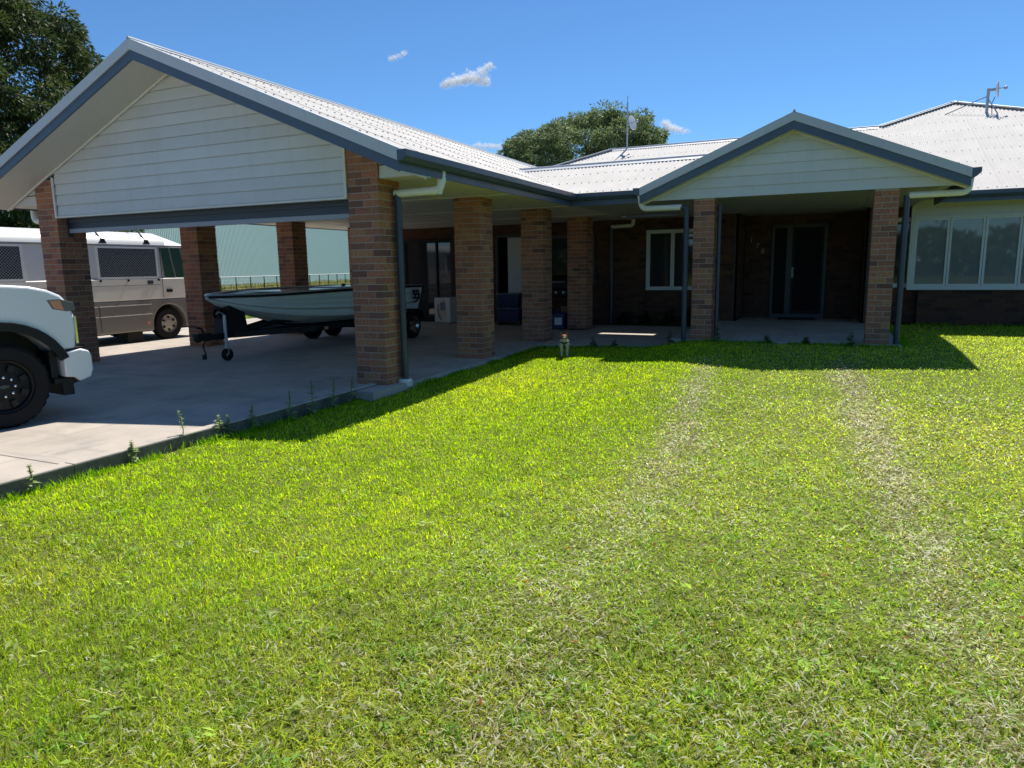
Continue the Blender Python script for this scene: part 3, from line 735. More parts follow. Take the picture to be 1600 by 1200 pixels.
# house number
def text_mesh(name, txt, size, loc, rot, mat, parent, ext=.008, shear=0, bold=0.0):
    c = bpy.data.curves.new(name, 'FONT'); c.body = txt; c.size = size; c.extrude = ext; c.shear = shear; c.offset = bold
    c.align_x = 'CENTER'; c.align_y = 'CENTER'
    o = bpy.data.objects.new(name, c); COL.objects.link(o)
    bpy.context.view_layer.update()
    me = bpy.data.meshes.new_from_object(o.evaluated_get(bpy.context.evaluated_depsgraph_get()))
    bpy.data.objects.remove(o); me.name = name
    me.transform(Matrix.Translation(Vector(loc) - (wloc(parent) if parent else Vector())) @ rot.to_4x4())
    me.materials.clear(); me.materials.append(mat)
    ob = bpy.data.objects.new(name, me); COL.objects.link(ob); ob.parent = parent
    return ob
RX90 = Matrix.Rotation(R(90), 3, 'X')
for ch, x, z in (('1', -1.86, 2.04), ('7', -1.72, 1.91), ('6', -1.59, 1.79)):
    text_mesh('house_number', ch, .17, (x, 17.985, z), RX90, M_num, hs, shear=.15)
# downpipes of porch and verandah
d1 = MB().tube([(-2.36, 12.44, 2.47), (-2.36, 12.44, 1.2), (-2.36, 12.44, .15)], .046, 14).tube(elbow((-2.36, 12.44, 2.47), (-2.36, 12.44, 2.3), (-2.5, 12.44, 2.47), .06) + [(-2.46, 12.44, 2.475)], .05, 12).build('downpipe', M_pipe, hs, smooth=True)
MB().tube([(PXR - PH - .06, 12.5, 2.72)] + elbow((PXR - PH - .02, 12.46, 2.48), (PXR - PH - .05, 12.5, 2.7), (-2.5, 12.44, 2.475), .1) + [(-2.44, 12.44, 2.475)], .05, 14).build('elbow_pipe', M_pvc, d1, smooth=True)
d2 = MB().tube([(.96, 12.6, 2.5), (.96, 12.6, 1.2), (.96, 12.6, .16)], .046, 14).build('downpipe', M_pipe, hs, smooth=True)
MB().tube([(PXR + PH + .06, 12.75, 2.74)] + elbow((PXR + PH + .04, 12.7, 2.51), (PXR + PH + .06, 12.75, 2.72), (1.0, 12.6, 2.5), .1) + [(.98, 12.6, 2.5)], .05, 14).build('elbow_pipe', M_pvc, d2, smooth=True)
MB().lathe([(.09, 0), (.1, .06), (.085, .085), (.05, .09)], (.96, 12.6, .1), 2, 14).build('pipe_collar', M_pvc, d2, smooth=True)
d3 = MB().tube([(-5.1, 17.22, 2.46), (-5.1, 17.22, .05)], .046, 12).build('downpipe', M_pipe, hs, smooth=True)
MB().tube([(-4.55, 17.2, 2.62)] + elbow((-4.55, 17.2, 2.47), (-4.55, 17.2, 2.6), (-5.1, 17.22, 2.45), .08) + [(-5.12, 17.22, 2.45)], .045, 12).build('elbow_pipe', M_pvc, d3, smooth=True)
d4 = MB().tube([(-1.84, 12.66, 2.5), (-1.84, 12.66, .26)], .035, 10).build('downpipe', M_pipe, hs, smooth=True)
# ------------------------------------------------------------------ vehicles
M_taupe = pbr('taupe van paint', (.21, .195, .175), .35, noise=(2, .4, (.16, .145, .13)))
M_beige = pbr('beige van paint', (.8, .75, .65), .35, noise=(2, .4, (.64, .6, .52)))
M_vwhite = pbr('white van paint', (.74, .73, .7), .35, noise=(1.5, .3, (.66, .64, .6)))
M_cabglass = pbr('green tinted glass', (.05, .11, .075), .05, spec=.8)
M_amber = pbr('amber lens', (.62, .25, .15), .2, coat=.5)
M_lens = pbr('clear lamp lens', (.12, .13, .14), .08, coat=.8)
M_hubsteel = pbr('dusty steel wheel', (.42, .38, .32), .5, metal=.5)
def wheel(root, c, ax_out, r, w, rim_r, rim_mat, style, z=None, n=32):
    """axle along x; ax_out = +1 if the outer face points to +x"""
    s = ax_out
    prof = [(rim_r * .97, -w * .5), (r * .93, -w * .5), (r, -w * .36), (r, w * .36), (r * .93, w * .5), (rim_r * 1.03, w * .48), (rim_r * .97, w * .42)]
    t = MB().lathe([(a, b * s) for a, b in prof], c, 0, n)
    # tread blocks
    for k in range(n * 2):
        a = 2 * math.pi * k / (n * 2)
        for o in (-.3, -.1, .1, .3):
            if (k + int(o * 10 + 5) // 2) % 2: continue
            p = Vector(c) + Vector((o * w, math.cos(a) * r, math.sin(a) * r)); q = Vector(c) + Vector((o * w, math.cos(a) * (r + .008), math.sin(a) * (r + .008)))
            t.bar(p, q, w * .16, r * .07, up=(1, 0, 0))
    wo_ = t.build('wheel', M_rubber, root, smooth=True, local=True)
    m = MB().lathe([(rim_r, .5 * w * s), (rim_r, .44 * w * s), (rim_r * .93, .42 * w * s), (rim_r * .88, .30 * w * s), (rim_r * .3, .36 * w * s), (0, .36 * w * s)], c, 0, n)
    rim = m.build('rim', rim_mat, wo_, smooth=True, local=True)
    if style:
        h = MB(); g = MB(); x = Vector(c).x + .335 * w * s
        for k in range(style):
            a = 2 * math.pi * (k + .5) / style
            for rr, hw in ((.7, .11),):
                p0 = Vector((x, c[1] + math.cos(a) * rim_r * .58, c[2] + math.sin(a) * rim_r * .58)); p1 = Vector((x, c[1] + math.cos(a) * rim_r * .82, c[2] + math.sin(a) * rim_r * .82))
                h.bar(p0, p1, .05 * w / .27, rim_r * .26, up=(1, 0, 0))
            b = 2 * math.pi * k / style
            g.lathe([(.013, 0), (.013, .03 * s), (0, .036 * s)], (c[0] + .34 * w * s, c[1] + math.cos(b) * rim_r * .36, c[2] + math.sin(b) * rim_r * .36), 0, 8)
        pass
        tag(h.build('rim_slots', M_black, wo_, local=True), kind='stuff')
        if style == 8:
            e = MB(); xx = c[0] + .385 * w * s
            e.lathe([(.062, 0), (.062, -.03 * s), (.05, .006 * s), (0, .008 * s)], (xx - .012 * s, c[1], c[2]), 0, 16).build('hub_cap', M_rim_dark, wo_, local=True, smooth=True)
            MB().prism([(c[1] - .042, c[2] - .012), (c[1] - .014, c[2] - .012), (c[1] - .014, c[2] - .02), (c[1] + .014, c[2] - .02), (c[1] + .014, c[2] - .012), (c[1] + .042, c[2] - .012), (c[1] + .042, c[2] + .012), (c[1] + .014, c[2] + .012), (c[1] + .014, c[2] + .02), (c[1] - .014, c[2] + .02), (c[1] - .014, c[2] + .012), (c[1] - .042, c[2] + .012)], 0, xx - .006 * s, xx + .004 * s).build('hub_emblem', M_dframe, wo_, local=True)
        tag(g.build('lug_nuts', M_chrome, wo_, local=True), kind='stuff')
    return wo_
# --- white pickup, facing the carport
def nose(pts): return [((y if y < .3 else .3 + (y - .3) * .76), z) for y, z in pts]
NY = lambda y: y if y < .3 else .3 + (y - .3) * .76
tk = thing('pickup_truck', 'white pickup truck with black wheel arch at the left edge of the driveway', 'pickup truck', (-7.3, 4.05, 0), R(-9))
WD = -2.06
arch_f = arcpts(0, .41, .575, 30, 172, 14); arch_r = arcpts(-4.03, .41, .56, 8, 172, 14)
top = [(.80, .73), (.835, .95), (.825, 1.08), (.775, 1.2), (.68, 1.29), (.52, 1.35), (.30, 1.39), (0, 1.415), (-1.0, 1.455), (-1.3, 1.46), (-3.22, 1.45), (-3.26, 1.5), (-5.26, 1.5), (-5.3, 1.0), (-5.3, .62)]
top = nose(top)
body = top + [(-4.63, .6)] + arch_r[::-1] + [(-3.4, .5), (-.66, .5)] + arch_f[::-1] + [(.53, .72)]
MB().prism(body, 0, 0, WD).build('body', M_white, tk, local=True, bevel=.055, seg=4, smooth=True)
MB().box(WD + .1, -.35, -5.1, .6, .42, 1.1).prism(arcpts(0, .41, .572, 25, 172, 14) + [(-.5, .45), (.5, .45)], 0, WD + .35, -.36).box(WD + .06, -.06, .44, .5, .44, .72).build('chassis', M_black, tk, local=True)
cabp = [(-1.22, 1.44), (-1.95, 1.96), (-2.1, 1.985), (-2.95, 1.98), (-3.12, 1.93), (-3.22, 1.44)]
cab_o = MB().prism(cabp, 0, -.13, WD + .13).build('cab', M_white, tk, local=True, bevel=.06, seg=3, smooth=True)
for x0, x1 in ((-.127, -.121), (WD + .121, WD + .127)):
    MB().prism([(-1.38, 1.5), (-1.92, 1.88), (-2.28, 1.9), (-2.28, 1.5)], 0, x0, x1).prism([(-2.36, 1.5), (-2.36, 1.9), (-2.98, 1.88), (-3.08, 1.5)], 0, x0, x1).build('side_window', M_glass, cab_o, local=True)
MB().add([(-.25, -1.245, 1.5), (WD + .25, -1.245, 1.5), (WD + .3, -1.9, 1.945), (-.3, -1.9, 1.945)], [(0, 1, 2, 3)]).build('windscreen', M_glass, cab_o, local=True)
for sx in (.012, WD - .012):
    s = 1 if sx > -1 else -1
    for cy, a0, a1 in ((0, 22, 172), (-4.03, 8, 172)):
        o = arcpts(cy, .41, .645, a0, a1, 16); n_ = arcpts(cy, .41, .555, a0, a1, 16)
        MB().prism(o + n_[::-1], 0, sx - .03, sx + .018).build('wheel_arch', M_black, tk, local=True, bevel=.008)
bp_ = nose([(.62, .7), (.84, .725), (.95, .70), (.985, .64), (.985, .5), (.95, .42), (.80, .385), (.74, .435), (.62, .445)])
MB().prism(bp_, 0, .02, WD - .02).build('bumper', M_white, tk, local=True, bevel=.016, seg=3, smooth=True)
MB().box(WD + .1, -.02, .52, .63, .25, .43).prism(nose([(.5, .44), (.9, .4), (.74, .36), (.5, .38)]), 0, -.03, WD + .03).build('air_dam', M_black, tk, local=True, bevel=.01)
for sx, sg in ((.0, 1), (WD, -1)):
    h = MB().prism(nose([(.50, 1.245), (.66, 1.25), (.83, 1.21), (.845, 1.13), (.74, 1.12), (.56, 1.15)]), 0, sx - .09 * sg, sx + .006 * sg).build('headlight', M_lens, tk, local=True, bevel=.006)
    MB().prism(nose([(.53, 1.232), (.66, 1.236), (.7, 1.135), (.58, 1.155)]), 0, sx - .02 * sg, sx + .010 * sg).build('indicator', M_amber, h, local=True)
    MB().box(min(sx - .05 * sg, sx + .004 * sg), max(sx - .05 * sg, sx + .004 * sg), NY(.81), NY(.848), .78, 1.07).build('grille_edge', M_chrome, tk, local=True, bevel=.006)
    MB().tube([(sx + .0, -1.45, 1.52), (sx + .16 * sg, -1.42, 1.56)], .03, 8).box(min(sx + .1 * sg, sx + .36 * sg), max(sx + .1 * sg, sx + .36 * sg), -1.48, -1.38, 1.5, 1.82).build('wing_mirror', M_black, tk, local=True, bevel=.02)
    for yy in (-2.1, -3.1): MB().box(min(sx, sx + .03 * sg), max(sx, sx + .03 * sg), yy, yy + .2, 1.26, 1.3).build('door_handle', M_black, tk, local=True)
    for yy in (-1.22, -2.32, -3.2): MB().box(min(sx - .01 * sg, sx + .002 * sg), max(sx - .01 * sg, sx + .002 * sg), yy, yy + .008, .56, 1.42).build('door_seam', M_black, tk, local=True)
MB().prism(nose([(.56, .704), (.9, .727), (.9, .742), (.54, .722)]), 0, .004, WD - .004).build('bumper_gap', M_black, tk, local=True)
MB().box(WD + .25, -.25, NY(.80), NY(.87), .78, 1.15).build('grille', M_black, tk, local=True)
for x, o in ((-.15, 1), (WD + .15, -1)):
    wheel(tk, (x, 0, .418), o, .412, .285, .262, M_rim_dark, 8)
    wheel(tk, (x, -4.03, .418), o, .412, .285, .262, M_rim_dark, 8)

# --- old camper bus beside the carport
bx0, bx1 = -16.9, -14.8; GZ = -.12
bus = thing('camper_bus', 'old beige and grey camper bus with dark security screens parked beyond the carport', 'camper bus', (-15.85, 9.6, GZ))
af = arcpts(12.16, .27, .47, 0, 180, 14); ar = arcpts(7.9, .27, .47, 0, 180, 14)
low = [(6.0, .14), (6.0, .874), (13.22, .874), (13.28, .6), (13.22, .2)] + [(12.63, .16)] + af + [(11.69, .14)] + [(8.37, .14)] + ar + [(7.43, .14)]
MB().prism(low, 0, bx0, bx1).build('lower_body', M_taupe, bus, bevel=.03, smooth=True)
MB().box(bx0 + .2, bx1 - .3, 6.2, 13.0, .1, .86).build('chassis', M_black, bus)
MB().prism([(6.0, .875), (13.22, .875), (13.16, 1.375), (6.0, 1.375)], 0, bx0, bx1).build('mid_body', M_beige, bus, bevel=.025, smooth=True)
MB().prism([(6.0, 1.376), (13.15, 1.376), (12.92, 2.14), (6.0, 2.14)], 0, bx0 + .03, bx1 - .03).build('upper_body', M_vwhite, bus, bevel=.03, smooth=True)
rf = MB().prism([(bx0 + .02, 2.14), (bx0 + .03, 2.22), (bx0 + .16, 2.36), (bx0 + .45, 2.45), (-15.85, 2.49), (bx1 - .45, 2.45), (bx1 - .16, 2.36), (bx1 - .03, 2.22), (bx1 - .02, 2.14)], 1, 6.0, 12.2)
rf.add([(bx0 + .02, 12.2, 2.141), (bx1 - .02, 12.2, 2.141), (bx1 - .1, 12.95, 2.141), (bx0 + .1, 12.95, 2.141), (bx0 + .16, 12.2, 2.36), (bx0 + .45, 12.2, 2.45), (bx1 - .45, 12.2, 2.45), (bx1 - .16, 12.2, 2.36), (bx1 - .2, 12.9, 2.17), (bx0 + .2, 12.9, 2.17)], [(0, 1, 2, 3), (1, 7, 8, 2), (7, 6, 8), (6, 5, 9, 8), (5, 4, 9), (4, 0, 3, 9), (8, 9, 3, 2)])
rf.build('roof', M_vwhite, bus, smooth=True)
MB().box(bx1 - .03, bx1 + .0, 6.1, 12.95, 2.115, 2.15).build('gutter_rail', M_alu, bus)
for z in (.755, .528):
    for a, b in ((6.1, 7.4), (8.4, 10.3), (10.34, 11.66)): MB().box(bx1 - .004, bx1 + .01, a, b, z, z + .016).build('trim_strip', M_vwhite, bus)
    MB().box(bx1 - .004, bx1 + .01, 12.66, 13.1, z, z + .016).build('trim_strip', M_vwhite, bus)
MB().box(bx1 - .004, bx1 + .003, 6.1, 11.98, 1.215, 1.224).build('crease', M_taupe, bus)
for yy, za, zb in ((10.34, .2, .76), (12.02, .9, 2.1)): MB().box(bx1 - .004, bx1 + .003, yy, yy + .012, za, zb).build('panel_seam', M_black, bus)
def bus_window(a, b, lattice=True):
    w = MB(); z0, z1 = 1.372, 2.105; X = bx1 - .03
    w.box(X - .02, X + .03, a, a + .05, z0, z1).box(X - .02, X + .03, b - .05, b, z0, z1).box(X - .02, X + .03, a + .05, b - .05, z0, z0 + .045).box(X - .02, X + .03, a + .05, b - .05, z1 - .045, z1)
    w = w.build('window', M_alu if 0 else M_vwhite, bus)
    MB().box(X - .01, X + .008, a + .05, b - .05, z0 + .045, z1 - .045).build('pane', M_glass, w)
    if lattice:
        l = MB(); A, B, C, D = a + .05, b - .05, z0 + .045, z1 - .045; p = .062
        for s in (1, -1):
            k = -(D - C)
            while k < B - A:
                pts = []
                t0, t1 = max(0, -k), min(D - C, B - A - k)
                if t1 - t0 > .01:
                    if s == 1: l.bar((X + .018, A + k + t0, C + t0), (X + .018, A + k + t1, C + t1), .0055, .006)
                    else: l.bar((X + .024, A + k + t0, D - t0), (X + .024, A + k + t1, D - t1), .0055, .006)
                k += p
        l.build('security_screen', M_rail, w)
    return w
bus_window(10.4, 11.95); bus_window(7.2, 8.86); bus_window(6.15, 7.1, False)
for yy in (10.42, 11.1, 11.9): MB().box(bx1 - .0, bx1 + .035, yy, yy + .03, 1.31, 1.36).build('screen_latch', M_black, bus)
cw = MB().prism([(12.12, 1.39), (13.1, 1.39), (12.9, 2.09), (12.04, 2.09)], 0, bx1 - .035, bx1 - .026).build('cab_window', M_cabglass, bus)
for a, b in (((12.1, 1.39), (12.04, 2.09)), ((12.42, 1.39), (12.3, 2.09)), ((12.78, 1.39), (12.62, 2.09))): MB().bar((bx1 - .022, a[0], a[1]), (bx1 - .022, b[0], b[1]), .03, .022).build('window_bar', M_alu, cw)
MB().box(bx1, bx1 + .02, 11.62, 11.76, 1.24, 1.32).build('badge', M_dframe, bus)
MB().box(bx1, bx1 + .03, 12.12, 12.27, 1.03, 1.1).build('door_handle', M_black, bus)
MB().box(bx1, bx1 + .02, 11.5, 11.56, .3, .36).build('marker_lamp', M_amber, bus)
MB().box(bx1 - .02, bx1 + .0, 9.5, 9.62, 1.47, 1.58).build('sticker', M_dframe, bus)
for yy in (10.62, 11.72):
    rk = MB().prism([(yy - .12, 2.17), (yy + .08, 2.17), (yy + .03, 2.27), (yy - .03, 2.27)], 0, bx1 - .1, bx1 - .02).tube([(bx1 - .08, yy, 2.25), (bx1 - .3, yy - .1, 2.6), (bx0 + .3, yy - .1, 2.6), (bx0 + .08, yy, 2.25)], .018, 8).build('roof_bar', M_black, bus)
for y in (12.16, 7.9):
    for x, o in ((bx1 - .17, 1), (bx0 + .17, -1)):
        wheel(bus, (x - -15.85, y - 9.6, .385), o, .38, .22, .22, M_hubsteel, 6)
MB().box(bx1 - .5, bx1 - .12, 11.05, 11.45, -.1 + GZ + .06, .12).build('step_box', M_black, bus)

# ------------------------------------------------------------------ boat and trailer
M_hull = pbr('grey green hull paint', (.7, .77, .77), .4, noise=(3, .3, (.62, .69, .69)))
M_deck = pbr('pale blue deck', (.5, .57, .66), .16, coat=.5)
M_navy = pbr('navy sticker', (.01, .015, .05), .4)
BXc = -9.45
bt = thing('boat', 'low grey green aluminium fishing boat sitting on the black trailer', 'boat', (BXc, 11, .45))
ST = [(8.5, .03, 1.085, .02, 1.06, 1.05), (8.62, .17, 1.085, .07, 1.0, .985), (8.8, .34, 1.085, .15, .935, .90), (9.05, .53, 1.085, .26, .86, .80), (9.4, .73, 1.09, .38, .78, .72), (9.8, .86, 1.10, .50, .72, .60), (10.3, .96, 1.11, .64, .67, .51), (11.0, 1.02, 1.12, .78, .63, .46), (12.0, 1.04, 1.12, .86, .61, .44), (13.0, 1.03, 1.12, .88, .61, .44), (13.62, 1.0, 1.11, .86, .61, .45)]
hv = []; NS = 9
for (y, hb, gz_, ch, cz_, kz) in ST:
    sec = [(0, kz), (ch * .5, kz + (cz_ - kz) * .42), (ch, cz_)]
    for k in range(1, NS + 1):
        t = k / NS; off = .008 if k % 2 else 0.0
        sec.append((ch + (hb - ch) * t + off * min(1, hb), cz_ + (gz_ - cz_) * t))
    hv.append([(BXc + x, y, z) for x, z in sec])
m = MB(); npn = len(hv[0])
for side in (1, -1):
    base = len(m.v)
    for sec in hv: m.v.extend([(BXc + (p[0] - BXc) * side, p[1], p[2]) for p in sec])
    for i in range(len(hv) - 1):
        for k in range(npn - 1):
            m.f.append((base + i * npn + k, base + (i + 1) * npn + k, base + (i + 1) * npn + k + 1, base + i * npn + k + 1)); m.m.append(0)
tr = [(BXc + (p[0] - BXc), p[1], p[2]) for p in hv[-1]] + [(BXc - (p[0] - BXc), p[1], p[2]) for p in hv[-1][::-1]]
m.add(tr, [tuple(range(len(tr)))])
bw = [(BXc + (p[0] - BXc), p[1], p[2]) for p in hv[0]] + [(BXc - (p[0] - BXc), p[1], p[2]) for p in hv[0][::-1]]
m.add(bw, [tuple(range(len(bw)))])
hull = m.build('hull', M_hull, bt, merge=True)
for side in (1, -1):
    g = [(BXc + side * (s_[1] + .012), s_[0], s_[2] + .0) for s_ in ST]
    MB().tube(g, .022, 8).build('gunwale', M_black if side < 5 else M_alu, bt, smooth=True)
    g2 = [(BXc + side * (s_[1] - .0), s_[0], s_[2] + .03) for s_ in ST]
    MB().tube(g2, .018, 8).build('rail', M_alu, bt, smooth=True)
    g3 = [(BXc + side * (s_[3] + (s_[1] - s_[3]) * .3 + .012), s_[0], s_[4] + (s_[2] - s_[4]) * .3) for s_ in ST]
    MB().tube(g3, .012, 6).build('rubbing_strake', M_alu, hull, smooth=True)
dk = MB(); n = len(ST)
dk.v = [(BXc + s * (q[1] - .02), q[0] + (.03 if i == 0 else 0), q[2] + .012) for s in (1, -1) for i, q in enumerate(ST)]
dk.f = [(i, i + 1, n + i + 1, n + i) for i in range(n - 1)]; dk.m = [0] * len(dk.f)
deck = dk.build('deck', M_deck, bt)
MB().box(BXc - .55, BXc + .55, 9.7, 11.0, 1.125, 1.14).box(BXc - .75, BXc + .75, 12.0, 13.4, 1.135, 1.155).build('deck_hatch', M_deck, deck, bevel=.006)
for x, y in ((-8.55, 12.1), (-9.9, 12.6), (-8.6, 13.45)): MB().prism([(y, 1.13), (y + .14, 1.13), (y + .1, 1.2), (y + .05, 1.2)], 0, x - .02, x + .02).build('cleat', M_black, bt)
MB().tube([(BXc, 8.5, 1.06), (BXc, 8.62, 1.1), (BXc, 8.8, 1.115)], .035, 8).build('bow_roller', M_alu, bt, smooth=True)
# round emblem on the hull side near the stern
em = MB(); ex = BXc + 1.0
def estroke(pts, w):
    for a, b in zip(pts[:-1], pts[1:]): em.bar((ex + .055, a[0], a[1]), (ex + .055, b[0], b[1]), w, .02, up=(1, 0, 0))
def earc(cy, cz, r, a0, a1, w, n=9): estroke([(cy + r * math.cos(R(a0 + (a1 - a0) * i / n)), cz + r * math.sin(R(a0 + (a1 - a0) * i / n))) for i in range(n + 1)], w)
for cy in (13.2, 13.33):
    earc(cy, .985, .045, 20, 300, .032); earc(cy, .905, .048, 90, -150, .032); estroke([(cy - .04, .95), (cy + .04, .94)], .028)
earc(13.27, .93, .13, 60, -80, .026); earc(13.2, .85, .08, -10, -120, .026)
em.build('emblem', M_navy, hull)
trl = thing('boat_trailer', 'black tandem axle trailer with winch post and jockey wheel under the boat', 'boat trailer', (BXc, 11, 0))
fz = .42
f = MB().bar((BXc, 8.38, fz), (BXc, 13.5, fz + .02), .09, .1)
for s in (1, -1):
    f.bar((BXc + s * .04, 8.95, fz), (BXc + s * .62, 10.5, fz), .06, .1).bar((BXc + s * .62, 10.45, fz), (BXc + s * .62, 13.55, fz), .06, .1)
for y in (10.5, 11.4, 13.5): f.bar((BXc - .62, y, fz), (BXc + .62, y, fz), .06, .08)
f.build('frame', M_black, trl)
for s in (1, -1): MB().tube([(BXc + s * .1, 9.3, .5), (BXc + s * .14, 9.9, .58), (BXc + s * .3, 10.7, .59), (BXc + s * .45, 12, .58)], .04, 8).build('bunk', M_black, trl, smooth=True)
MB().box(BXc - .06, BXc + .06, 8.2, 8.48, .38, .5).sphere((BXc, 8.24, .42), .07, 10).tube([(BXc, 8.38, .48), (BXc, 8.33, .58), (BXc, 8.23, .6)], .02, 6).build('coupling', M_black, trl)
wp = MB().bar((BXc, 9.02, fz), (BXc, 8.86, .95), .09, .1).bar((BXc, 9.2, fz), (BXc, 8.95, .75), .05, .05).bar((BXc, 8.88, .92), (BXc, 9.12, 1.0), .14, .1).prism([(8.74, .46), (9.2, .46), (9.1, .97), (8.8, .97)], 0, BXc - .16, BXc + .16).build('winch_post', M_black, trl)
MB().lathe([(.09, -.07), (.09, -.05), (.05, -.05), (.05, .05), (.09, .05), (.09, .07)], (BXc, 8.74, .8), 0, 14).box(BXc - .08, BXc + .08, 8.7, 8.9, .72, .86).tube([(BXc + .08, 8.74, .8), (BXc + .16, 8.7, .9)], .012, 6).build('winch', M_black, wp)
jw = MB().tube([(BXc + .12, 8.72, .2), (BXc + .12, 8.72, .78)], .028, 10).build('jockey_post', M_steel, trl, smooth=True)
MB().lathe([(.05, -.035), (.1, -.035), (.11, 0), (.1, .035), (.05, .035)], (BXc + .12, 8.72, .11), 0, 18).build('jockey_wheel', M_rubber, jw, smooth=True)
MB().bar((BXc + .12, 8.72, .11), (BXc + .12, 8.72, .24), .09, .02).tube([(BXc + .12, 8.72, .79), (BXc + .12, 8.6, .84), (BXc + .12, 8.55, .8)], .012, 6).build('jockey_fork', M_steel, jw)
MB().tube([(BXc - .02, 8.43, .4), (BXc - .05, 8.38, .28), (BXc - .03, 8.4, .16), (BXc - .02, 8.36, .1)], .014, 6).box(BXc - .045, BXc + .005, 8.34, 8.39, .06, .14).build('plug_cable', M_black, trl)
for y in (12.3, 13.0):
    MB().tube([(BXc - .95, y, .3), (BXc + .95, y, .3)], .03, 8).build('axle', M_black, trl)
    for s in (1, -1): wheel(trl, (s * 1.07, y - 11, .285), s, .28, .17, .19, M_chrome, 5, n=24)
for s in (1, -1):
    x0, x1 = (BXc + .96, BXc + 1.18) if s > 0 else (BXc - 1.18, BXc - .96)
    o = [(11.9, .4), (11.98, .58), (12.2, .64), (13.1, .64), (13.32, .58), (13.4, .4)]; i_ = [(y, z - .02) for y, z in o][::-1]
    MB().prism(o + i_, 0, x0, x1).build('mudguard', M_black, trl)
MB().box(BXc - .66, BXc - .58, 10.52, 10.56, .36, .43).build('reflector', M_amber, trl)
MB().box(BXc + .64, BXc + .68, 10.62, 10.7, .38, .44).build('reflector', M_amber, trl)
# tray of gear under the stern
tag(MB().box(-7.62, -7.0, 15.0, 15.02, .0, .01).build('drain_cover', M_steel), 'small steel drain cover set in the carport floor', 'drain cover') if False else None

# ------------------------------------------------------------------ things stored in the carport
M_appl = pbr('white enamel', (.66, .65, .62), .4, noise=(4, .3, (.58, .57, .53)))
M_paper = pbr('paper sheet', (.62, .56, .42), .8)
M_greyp = pbr('grey print', (.22, .23, .26), .8)
dw = thing('washing_machine', 'white appliance turned backwards with paper sheet taped on beside the brick pier', 'appliance', (-9.75, 17.05, 0), R(-10))
MB().box(-.28, .28, -.26, .26, .02, .7).build('cabinet', M_appl, dw, local=True, bevel=.012)
MB().box(-.06, .12, -.266, -.261, .36, .58).build('label_sheet', M_greyp, dw, local=True)
MB().box(-.06, .14, -.266, -.261, .18, .355).build('paper_sheet', M_paper, dw, local=True)
MB().tube([(-.12, -.275, .52), (-.14, -.29, .4), (-.12, -.29, .25), (-.05, -.28, .12), (-.03, -.27, .1)], .014, 8).build('drain_hose', M_greyp, dw, local=True, smooth=True)
MB().box(.02, .09, -.266, -.255, .61, .63).build('hand_hole', M_black, dw, local=True)
for x in (-.22, .22):
    for y in (-.2, .2): MB().lathe([(.02, 0), (.02, .03)], (x, y, 0), 2, 8).build('foot', M_black, dw, local=True)
M_tub = pbr('violet blue tub', (.03, .035, .095), .4); M_lid = pbr('tub lid', (.14, .17, .2), .4)
for k, (z, lab) in enumerate(((0.1, 'lower dark violet storage tub standing before the pale door'), (.47, 'upper dark violet storage tub with pale lid, stacked before the door'))):
    t = thing('storage_tub', lab, 'storage tub', (-7.72, 16.85, z), R(4), 'tubs before the pale door')
    tm = MB(); a, b, c, d = .27, .22, .31, .25
    tm.add([(-a, -b, .0), (a, -b, .0), (a, b, .0), (-a, b, .0), (-c, -d, .33), (c, -d, .33), (c, d, .33), (-c, d, .33)], [(0, 3, 2, 1), (4, 5, 6, 7), (0, 1, 5, 4), (1, 2, 6, 5), (2, 3, 7, 6), (3, 0, 4, 7)])
    tm.build('tub_body', M_tub, t, local=True, bevel=.02, smooth=True)
    MB().box(-.325, .325, -.265, .265, .33, .36).build('lid', M_lid, t, local=True, bevel=.008)
pal = thing('wooden_pallet', 'low dark pallet under the violet tubs', 'pallet', (-7.72, 16.85, 0))
for k in range(4): MB().box(-8.07, -7.37, 16.58 + k * .15, 16.69 + k * .15, .075, .095).build('slat', M_bark, pal)
for x in (-8.05, -7.45): MB().box(x, x + .07, 16.58, 17.14, 0, .074).build('runner', M_bark, pal)
M_dblue = pbr('blue plastic drum', (.008, .035, .12), .45); M_label = pbr('white label', (.7, .72, .72), .5)
dr = thing('plastic_drum', 'blue plastic drum with white label between the two far piers', 'drum', (-5.98, 15.86, .0))
MB().box(-6.14, -5.82, 15.7, 16.0, .0, .4).build('drum_body', M_dblue, dr, bevel=.04, seg=3, smooth=True)
MB().tube([(-6.07, 15.85, .4), (-6.07, 15.85, .46), (-5.95, 15.85, .46), (-5.92, 15.85, .4)], .018, 8).lathe([(.03, .4), (.03, .44), (0, .44)], (-5.87, 15.78, 0), 2, 10).build('handle', M_dblue, dr, smooth=True)
MB().box(-6.05, -5.87, 15.694, 15.699, .12, .29).build('label_patch', M_label, dr)
bq = thing('barbecue', 'black hooded barbecue trolley with pale handle behind the blue drum', 'barbecue', (-6.35, 16.7, 0))
MB().box(-6.85, -5.9, 16.45, 16.95, .75, .95).build('firebox', M_black, bq, bevel=.03)
MB().prism([(16.45, .96), (16.45, 1.15), (16.55, 1.28), (16.85, 1.28), (16.95, 1.15), (16.95, .96)], 0, -6.83, -5.92).build('hood', M_black, bq, bevel=.02)
MB().tube([(-6.6, 16.43, 1.12), (-6.6, 16.4, 1.12), (-6.05, 16.4, 1.12), (-6.05, 16.43, 1.12)], .016, 8).build('handle', M_alu, bq, smooth=True)
for x in (-6.8, -5.95):
    for y in (16.5, 16.9): MB().bar((x, y, 0), (x, y, .75), .05).build('leg', M_black, bq)
MB().box(-6.8, -5.95, 16.5, 16.9, .2, .23).build('shelf', M_black, bq)
